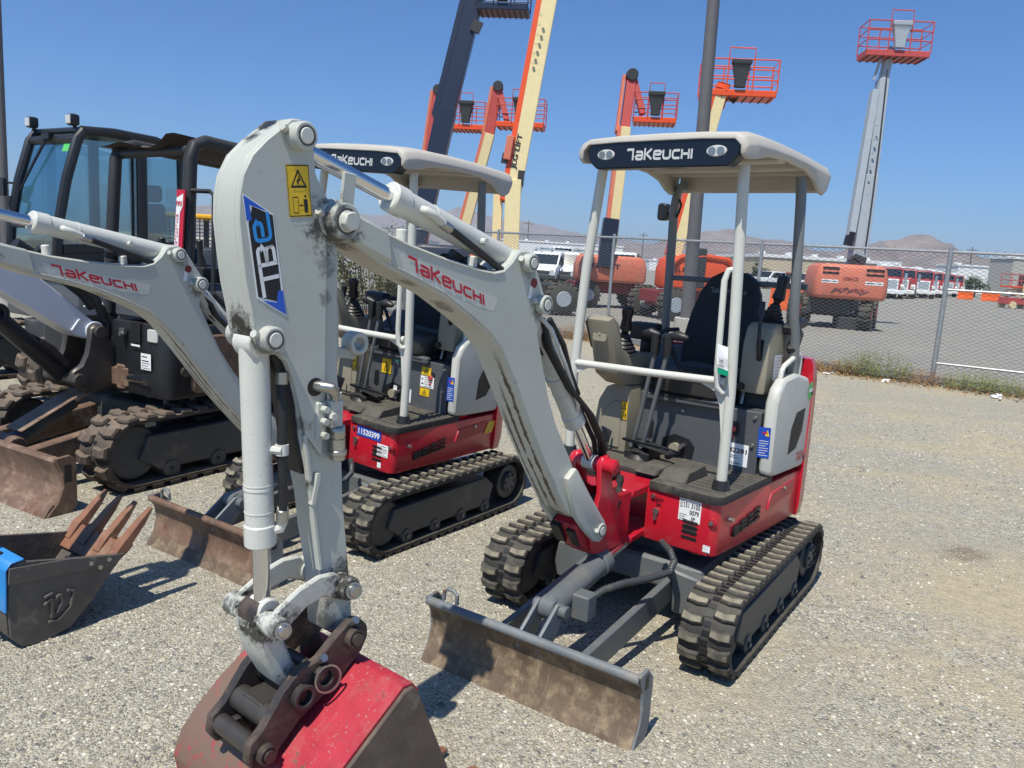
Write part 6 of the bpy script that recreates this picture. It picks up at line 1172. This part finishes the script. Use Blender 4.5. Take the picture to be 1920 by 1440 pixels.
# ------------------------------------------------------------------ vehicles far behind
def van(base, yaw, L, W, H_, col, lb, grp='parked vans', rack=False):
    t = thing('parked_van', lb, 'van', base, yaw, grp)
    pr = [(-L/2, .35), (L/2-.05, .35), (L/2, .75), (L/2-.15, 1.05), (L/2-.85, 1.25), (L/2-1.5, H_-.12), (L/2-1.8, H_), (-L/2+.1, H_), (-L/2, H_-.2)]
    MB().py(pr, -W/2, W/2).build('body', col, t, bevel=.06, seg=2)
    MB().sheet([(L/2-.92, 1.30), (L/2-1.42, H_-.22)], -W/2+.12, W/2-.12, -.03).build('windscreen', 'glass_dark', t)
    for s in (-1, 1): MB().py([(L/2-1.05, 1.25), (L/2-1.55, H_-.3), (L/2-2.2, H_-.3), (L/2-2.2, 1.25)], s*W/2-.01*s, s*(W/2+.012)).build('side_window', 'glass_dark', t)
    MB().box(L/2-.03, L/2+.02, -W*.3, W*.3, .62, .88).build('grille', 'chassis_dark', t)
    for s in (-1, 1): MB().box(L/2-.06, L/2+.012, s*W*.38-.14, s*W*.38+.14, .75, .95).build('headlight', 'lamp_glass', t); MB().box(L/2-1.25, L/2-1.05, s*(W/2+.12)-.06, s*(W/2+.12)+.06, 1.25, 1.55).build('mirror', 'chassis_dark', t)
    MB().box(L/2-.1, L/2+.08, -W/2, W/2, .32, .58).build('bumper', 'chassis_dark', t, bevel=.03)
    for x in (-L*.30, L*.32):
        for s in (-1, 1): MB().cyl((x, s*W*.34, .34), (x, s*W*.51, .34), .34, n=16).build('wheel', 'tyre', t)
    if rack:
        mb = MB(); [mb.bar((x, -W/2, H_+.14), (x, W/2, H_+.14), .06, .06) for x in (-1.6, -.4, .8)]; mb.bar((-2, -.5, H_+.2), (1.2, -.5, H_+.2), .08, .1); mb.build('roof_rack', 'lift_grey', t)
    return t
van((2.2, 58.0, 0), R(-105), 5.2, 2.0, 2.2, 'van_white', 'white van with roof rack nearest the orange lift wheel', rack=True)
van((3.5, 59.0, 0), R(-100), 5.2, 2.0, 2.3, 'van_white', 'white van beside the yellow van')
van((4.9, 58.5, 0), R(-35), 5.0, 2.0, 2.2, 'van_yellow', 'yellow delivery van between the white vans and left canopy post')
van((4.4, 98, 0), R(-70), 7, 2.4, 3.2, 'van_white', 'tall white box van behind the yellow van')
van((8.4, 66, 0), R(-95), 5.6, 2.2, 2.6, 'van_white', 'white van seen left of the bright orange lift hood')
def pickup(base, yaw, col, lb):
    t = thing('pickup_truck', lb, 'pickup', base, yaw, 'parked pickups'); W = 1.95; L = 5.6
    MB().py([(-L/2, .5), (L/2, .5), (L/2, 1.02), (L/2-1.2, 1.15), (-L/2, 1.15)], -W/2, W/2).build('body', col, t, bevel=.06, seg=2); MB().py([(1.5, 1.12), (.9, 1.82), (-.9, 1.82), (-1.1, 1.12)], -W*.44, W*.44).build('cabin', col, t, bevel=.06)
    for s in (-1, 1): MB().py([(1.2, 1.18), (.85, 1.70), (-.8, 1.70), (-.95, 1.18)], s*W*.44, s*(W*.44+.015)).build('side_window', 'glass_dark', t)
    MB().sheet([(1.46, 1.18), (.97, 1.76)], -W*.40, W*.40, -.03).build('windscreen', 'glass_dark', t); MB().box(L/2-.02, L/2+.03, -.55, .55, .70, .98).build('grille', 'chassis_dark', t)
    for s in (-1, 1): MB().box(L/2-.02, L/2+.025, s*.75-.16, s*.75+.16, .76, .96).build('headlight', 'lamp_glass', t)
    for x in (-1.7, 1.8):
        for s in (-1, 1): MB().cyl((x, s*W*.34, .40), (x, s*W*.51, .40), .40, n=16).build('wheel', 'tyre', t)
for i, (px, Y, col, lb, ya) in enumerate([(1447, 84, 'van_white', 'white pickup at the left end of the row by the tan building', -150), (1468, 86, 'truck_red', 'red pickup in the row by the tan building', -150), (1500, 80, 'van_white', 'white pickup just left of the faded orange hood', -110), (1516, 83, 'van_white', 'white pickup half hidden by the faded orange hood', -110), (1431, 90, 'lift_grey', 'grey pickup farthest left before the tan building', -150)]):
    p = at(px, 540, Y); pickup((p.x, p.y, 0), R(ya), col, lb)
def big_truck(base, yaw, lb, drum=True, col='truck_red'):
    t = thing('heavy_truck', lb, 'truck', base, yaw, 'red trucks with white grilles in a row')
    MB().py([(1.9, .75), (3.6, .8), (3.62, 1.75), (3.3, 1.92), (1.9, 2.05)], -.80, .80).build('hood', col, t, bevel=.08, seg=2); MB().py([(.2, .7), (1.95, .7), (1.95, 2.0), (1.7, 2.85), (.3, 2.9), (.2, 2.6)], -1.15, 1.15).build('cabin', col, t, bevel=.08, seg=2)
    MB().sheet([(1.97, 2.05), (1.75, 2.72)], -1.0, 1.0, -.03).build('windscreen', 'glass_dark', t)
    for s in (-1, 1): MB().py([(1.7, 1.95), (1.6, 2.6), (.6, 2.6), (.6, 1.95)], s*1.15, s*1.165).build('side_window', 'glass_dark', t); MB().box(1.6, 1.72, s*1.4-.12, s*1.4+.12, 1.7, 2.4).build('mirror', 'chrome', t)
    gr = MB().box(3.55, 3.70, -.62, .62, .85, 1.82).build('grille_shell', 'van_white', t, bevel=.05); MB().box(3.69, 3.715, -.48, .48, .95, 1.70).build('grille', 'lift_grey', gr)
    MB().box(3.5, 3.85, -1.2, 1.2, .45, .85).build('bumper', 'van_white', t, bevel=.06)
    for s in (-1, 1): MB().py([(2.0, .6), (2.1, 1.15), (2.6, 1.4), (3.2, 1.3), (3.5, .9)], s*.78, s*1.2).build('fender', 'van_white', t, bevel=.05); MB().box(3.40, 3.60, s*.98-.15, s*.98+.15, 1.0, 1.25).build('headlight', 'lamp_glass', t, bevel=.03)
    for x in (2.75, -1.6, -3.0):
        for s in (-1, 1): MB().cyl((x, s*.85, .52), (x, s*1.18, .52), .52, n=18).build('wheel', 'tyre', t)
    MB().box(-4.6, 1.8, -.5, .5, .7, 1.0).build('frame_rail', 'chassis_dark', t)
    if drum: MB().tube([(-4.4, 0, 1.9), (-3.9, 0, 2.0), (-2.4, 0, 2.15), (-.8, 0, 2.2), (-.1, 0, 2.15)], [.6, 1.0, 1.2, .9, .6], 18).build('mixer_drum', 'van_white', t)
    for i, z in ((0, 3.0),): MB().box(.5, 1.7, -.9, .9, 2.92, 3.05).build('sun_visor', 'van_white', t, bevel=.03)
for i, (px, py, Y, lb) in enumerate([(1660, 558, 74, 'red heavy truck with white grille right beside the faded orange hood'), (1693, 559, 78, 'second red heavy truck from the faded orange hood'), (1722, 559, 84, 'third red heavy truck from the faded orange hood'), (1745, 558, 92, 'fourth red heavy truck from the faded orange hood'), (1765, 557, 102, 'fifth red heavy truck, half hidden by the heavy fence post'), (1788, 556, 112, 'last red heavy truck, right of the heavy fence post')]):
    p = at(px, py, Y); big_truck((p.x+.9, p.y+2.2, 0), R(-112+(4, -6, 3, -2, 7, -4)[i]), lb, i not in (1, 4))
def barrier(p, q, lb, grp):
    t = tag(MB().prism([(-.30, 0), (.30, 0), (.26, .25), (.10, .45), (.07, 1.05), (-.07, 1.05), (-.10, .45), (-.26, .25)], lambda u, v, s: tuple(Vector(p).lerp(Vector(q), s)+Vector((u*.5, u*.85, v))), 0, .98).build('water_barrier', 'barrier_orange', bevel=.02), lb, 'barrier', grp); return t
g_ = 'orange plastic barriers'
pa = [at(1442, 578, 37.2), at(1487, 581, 37.6), at(1533, 584, 38.0), at(1580, 586, 38.4)]
for a, b, lb in zip(pa, pa[1:], ('orange plastic barrier nearest the seat back', 'orange plastic barrier in the middle, touching the grey lift wheel', 'orange plastic barrier hidden behind the grey lift')): barrier((a.x, a.y, 0), (b.x, b.y, 0), lb, g_)
for (x0, x1, Y, lb) in ((1795, 1825, 92, 'far orange barrier left of two at the lot edge'), (1840, 1876, 90, 'far orange barrier nearest the small orange lift')):
    a, b = at(x0, 555, Y), at(x1, 557, Y); barrier((a.x, a.y, 0), (b.x, b.y, 0), lb, g_)
p = at(1318, 625, 19.3); tag(MB().box(p.x-.22, p.x+.22, p.y-.2, p.y+.2, 0, .42).build('concrete_block', 'concrete', bevel=.03), 'small concrete block at the foot of the light pole', 'block')
# small scissor lift at right edge
p = at(1905, 577, 66); t = thing('scissor_lift', 'small orange scissor lift at the right edge of the lot', 'scissor lift', (p.x, p.y, 0), R(10))
MB().box(-1.3, 1.3, -.6, .6, .35, .9).build('chassis', 'lift_red', t, bevel=.04); 
for x in (-.9, .9):
    for s in (-1, 1): MB().cyl((x, s*.45, .3), (x, s*.68, .3), .3, n=14).build('wheel', 'jlg_cream', t)
for i in range(3):
    for s in (-1, 1): MB().bar((-1.0*s, .3*s, .95+i*.25), (1.0*s, .3*s, 1.2+i*.25), .08, .1).build('scissor_arm', 'jlg_cream', t)
MB().box(-1.3, 1.3, -.6, .6, 1.7, 1.85).build('deck', 'jlg_orange', t, bevel=.02); mb = MB()
for x in (-1.3, -.4, .4, 1.3):
    for s in (-1, 1): mb.tube([(x, s*.6, 1.8), (x, s*.6, 2.8)], .03, 6)
for z in (2.3, 2.8): mb.tube([(-1.3, -.6, z), (1.3, -.6, z), (1.3, .6, z), (-1.3, .6, z), (-1.3, -.6, z)], .03, 6)
struct(mb.build('guard_rails', 'lift_red', t), 'stuff'); MB().box(-.2, .2, -.7, -.6, 1.0, 2.1).build('ladder', 'jlg_cream', t)

# ------------------------------------------------------------------ buildings and trees
def building(x0, x1, ytop, ybase, Y, D_, wall, lb, opens=(), roofbits=0):
    a, b = at(x0, ybase, Y), at(x1, ybase, Y); H_ = at((x0+x1)/2, ytop, Y).z; t = thing('warehouse', lb, 'building', (a.x, a.y, 0), 0, 'far warehouses'); L = b.x-a.x
    MB().box(0, L, 0, D_, 0, H_).build('wall', wall, t, bevel=.05); MB().box(-.15, L+.15, -.15, D_, H_, H_+.35).build('parapet', 'wall_white', t)
    for (u0, u1, z0, z1) in opens: MB().box(L*u0, L*u1, -.06, .3, H_*z0, H_*z1).build('doorway', 'glass_dark', t)
    for i in range(roofbits): MB().box(L*(i+.3)/roofbits, L*(i+.45)/roofbits, 4, 5, H_+.35, H_+.75).build('roof_unit', 'wall_white', t)
building(1424, 1680, 489, 545, 92, 22, 'wall_tan', 'tan warehouse with dark doorway behind the faded orange lift', ((.14, .38, 0, .42), (.5, .53, 0, .3)), 5)
building(930, 1165, 457, 505, 190, 30, 'wall_white', 'long white warehouse far behind the vans', ((.1, .16, 0, .5), (.4, .44, 0, .5), (.7, .76, 0, .5)), 6)
building(1085, 1150, 470, 512, 150, 20, 'wall_white', 'white warehouse with tanks behind the faded orange lift', ((.3, .5, 0, .5),), 2)
building(1215, 1330, 492, 520, 230, 30, 'wall_white', 'low white building behind the bright orange lift', ((.2, .3, 0, .5),), 3)
building(1340, 1432, 497, 528, 260, 30, 'wall_white', 'low white building left of the tan warehouse', ((.3, .4, 0, .5),), 3)
building(1790, 1850, 500, 548, 150, 8, 'wall_white', 'cream building behind the last red trucks', ((.3, .5, 0, .5),), 1)
building(1890, 1960, 487, 556, 120, 6, 'concrete', 'grey brown building at the right edge', ((.2, .5, .2, .6),), 1)
building(640, 800, 447, 490, 210, 30, 'wall_white', 'white warehouse seen behind the second canopy', ((.3, .4, 0, .5),), 4)
def tree(px, ytop, ybase, Y, wpx, lb, n_=900, leaf='leaf_green', sz=.0):
    b = at(px, ybase, Y); tp = at(px, ytop, Y).z; W = wpx/F_PX*Y; t = thing('tree', lb, 'tree', (b.x, b.y, 0), 0, 'far trees'); rnd = random.Random(px)
    MB().tube([(0, 0, 0), (.1, 0, tp*.35), (0, .1, tp*.7)], [.05*tp, .035*tp, .015*tp], 8).build('trunk', 'bark', t)
    cl = [(rnd.uniform(-.33, .33)*W, rnd.uniform(-.33, .33)*W, tp*rnd.uniform(.42, .84), rnd.uniform(.16, .28)*W) for _ in range(9)]+[(0, 0, tp*.8, .2*W)]
    mb = MB(); s0 = max(.10, W*.045)+sz
    for i in range(n_):
        c_ = rnd.choice(cl); d = Vector((rnd.gauss(0, 1), rnd.gauss(0, 1), rnd.gauss(0, .8))).normalized()*c_[3]*rnd.random()**.4; p = Vector(c_[:3])+d
        u = Vector((rnd.gauss(0, 1), rnd.gauss(0, 1), rnd.gauss(0, 1))).normalized()*s0; v = u.orthogonal().normalized()*s0*.6; mb.add([p-u, p+v, p+u, p-v], [(0, 1, 2, 3)])
    mb.build('crown', leaf, t, recalc=False, smooth=0)
for a in [(1015, 462, 510, 120, 34, 'round dark tree above the white vans'), (1065, 470, 512, 130, 30, 'tree behind the yellow van'), (1180, 474, 518, 110, 34, 'tree left of the bright orange hood'), (1413, 485, 540, 88, 16, 'slender tree at the corner of the tan warehouse', 500, 'leaf_grey'), (1433, 498, 540, 86, 24, 'small tree before the tan warehouse', 600, 'leaf_grey'), (1450, 508, 540, 84, 14, 'smallest tree before the tan warehouse', 400, 'leaf_grey'),
          (1690, 505, 545, 150, 22, 'tree above the red trucks'), (1752, 520, 550, 140, 34, 'low wide tree behind the red trucks'), (1826, 518, 555, 110, 44, 'broad green tree right of the red trucks'), (1800, 514, 548, 170, 22, 'distant tree left of the broad green tree'), (1868, 524, 556, 130, 30, 'tree near the grey brown building'), (1905, 527, 556, 140, 20, 'small tree at the right edge'), (1300, 503, 526, 180, 22, 'tree between orange hood and warehouse'), (0, 398, 470, 40, 24, 'tree at the left edge behind the thin pole'), (955, 488, 512, 150, 22, 'dark bush left of the white vans')]: tree(*a)
# shrub by the fence behind the front arm
t = thing('shrub', 'grey green shrub with red blooms behind the front arm', 'shrub', at(688, 640, 17.0)*1.0, 0); t.location.z = 0; rnd = random.Random(11)
mb = MB(); bl = MB(); st = MB()
for i in range(40):
    a = rnd.random()*6.28; d = Vector((math.cos(a)*.8, math.sin(a)*.5, rnd.uniform(1.1, 2.0))); pts = [Vector((0, 0, 0)), d*.5+Vector((rnd.gauss(0, .08), 0, 0)), d]; st.tube(pts, [.015, .01, .004], 4)
    for k in range(70):
        p = pts[1].lerp(pts[2], rnd.random()*1.2-.1)+Vector((rnd.gauss(0, .12), rnd.gauss(0, .12), rnd.gauss(0, .12))); u = Vector((rnd.gauss(0, 1), rnd.gauss(0, 1), rnd.gauss(0, 1))).normalized()*.035; v = u.orthogonal().normalized()*.02
        (bl if k == 0 and i % 3 == 0 else mb).add([p-u, p+v, p+u, p-v], [(0, 1, 2, 3)])
mb.build('foliage', 'leaf_grey', t, recalc=False, smooth=0); bl.build('blooms', 'bloom_red', t, recalc=False, smooth=0); st.build('stems', 'bark', t)
# caged machine glimpsed behind the black canopy frame
p = at(393, 500, 12.5); t = thing('caged_loader', 'yellow roofed machine with wire cage behind the black canopy frame', 'loader', (p.x, p.y, 0), R(-100))
MB().box(-.9, .6, -.55, .55, .4, 1.25).build('body', 'panel_grey', t, bevel=.05); MB().box(-.7, .6, -.5, .5, 2.0, 2.07).build('roof', 'van_yellow', t, bevel=.02)
for x in (-.65, .55):
    for y in (-.45, .45): MB().box(x-.03, x+.03, y-.03, y+.03, 1.2, 2.02).build('cage_post', 'cab_black', t)
mb = MB()
for i in range(14): mb.bar((.56, -.45+i*.07, 1.25), (.56, -.45+i*.07, 2.0), .012, .012); mb.bar((.565, -.45, 1.27+i*.053), (.565, .45, 1.27+i*.053), .012, .012)
struct(mb.build('cage_bars', 'cab_black', t), 'stuff'); MB().box(.58, .60, -.45, .45, 1.25, 1.55).build('guard_plate', 'frame_grey', t)
s_ = MB().box(.602, .606, .05, .30, 1.28, 1.5).build('paper_label', 'sticker_white', t); mb = MB(); lines(4, .1, .9)(mb, Vector((.6072, .05, 1.28)), Vector((0, .25, 0)), Vector((0, 0, .2))); mb.build('lettering', 'ink_cyan', s_, recalc=False, smooth=0)
for y in (-.6, .6):
    for x in (-.5, .3): MB().cyl((x, y-.12, .4), (x, y+.12, .4), .4, n=18).build('wheel', 'tyre', t)

# utility poles and wires in the distance
for i, (px, Y, hh) in enumerate([(985, 210, 11), (1200, 240, 11), (1488, 260, 11), (1815, 200, 11), (1876, 220, 11), (560, 200, 12)]):
    b = at(px, 520, Y); t = thing('utility_pole', ['thin utility pole above the white vans', 'thin utility pole left of the bright orange lift', 'thin utility pole behind the tan warehouse', 'thin utility pole beyond the red trucks', 'thin utility pole near the right edge', 'thin utility pole behind the front arm'][i], 'utility pole', (b.x, b.y, 0), 0, 'far utility poles')
    MB().cyl((0, 0, 0), (0, 0, hh), .17, .11, n=8).build('shaft', 'bark', t); MB().bar((-1.3, 0, hh-.8), (1.3, 0, hh-.8), .14, .16).build('cross_arm', 'bark', t)
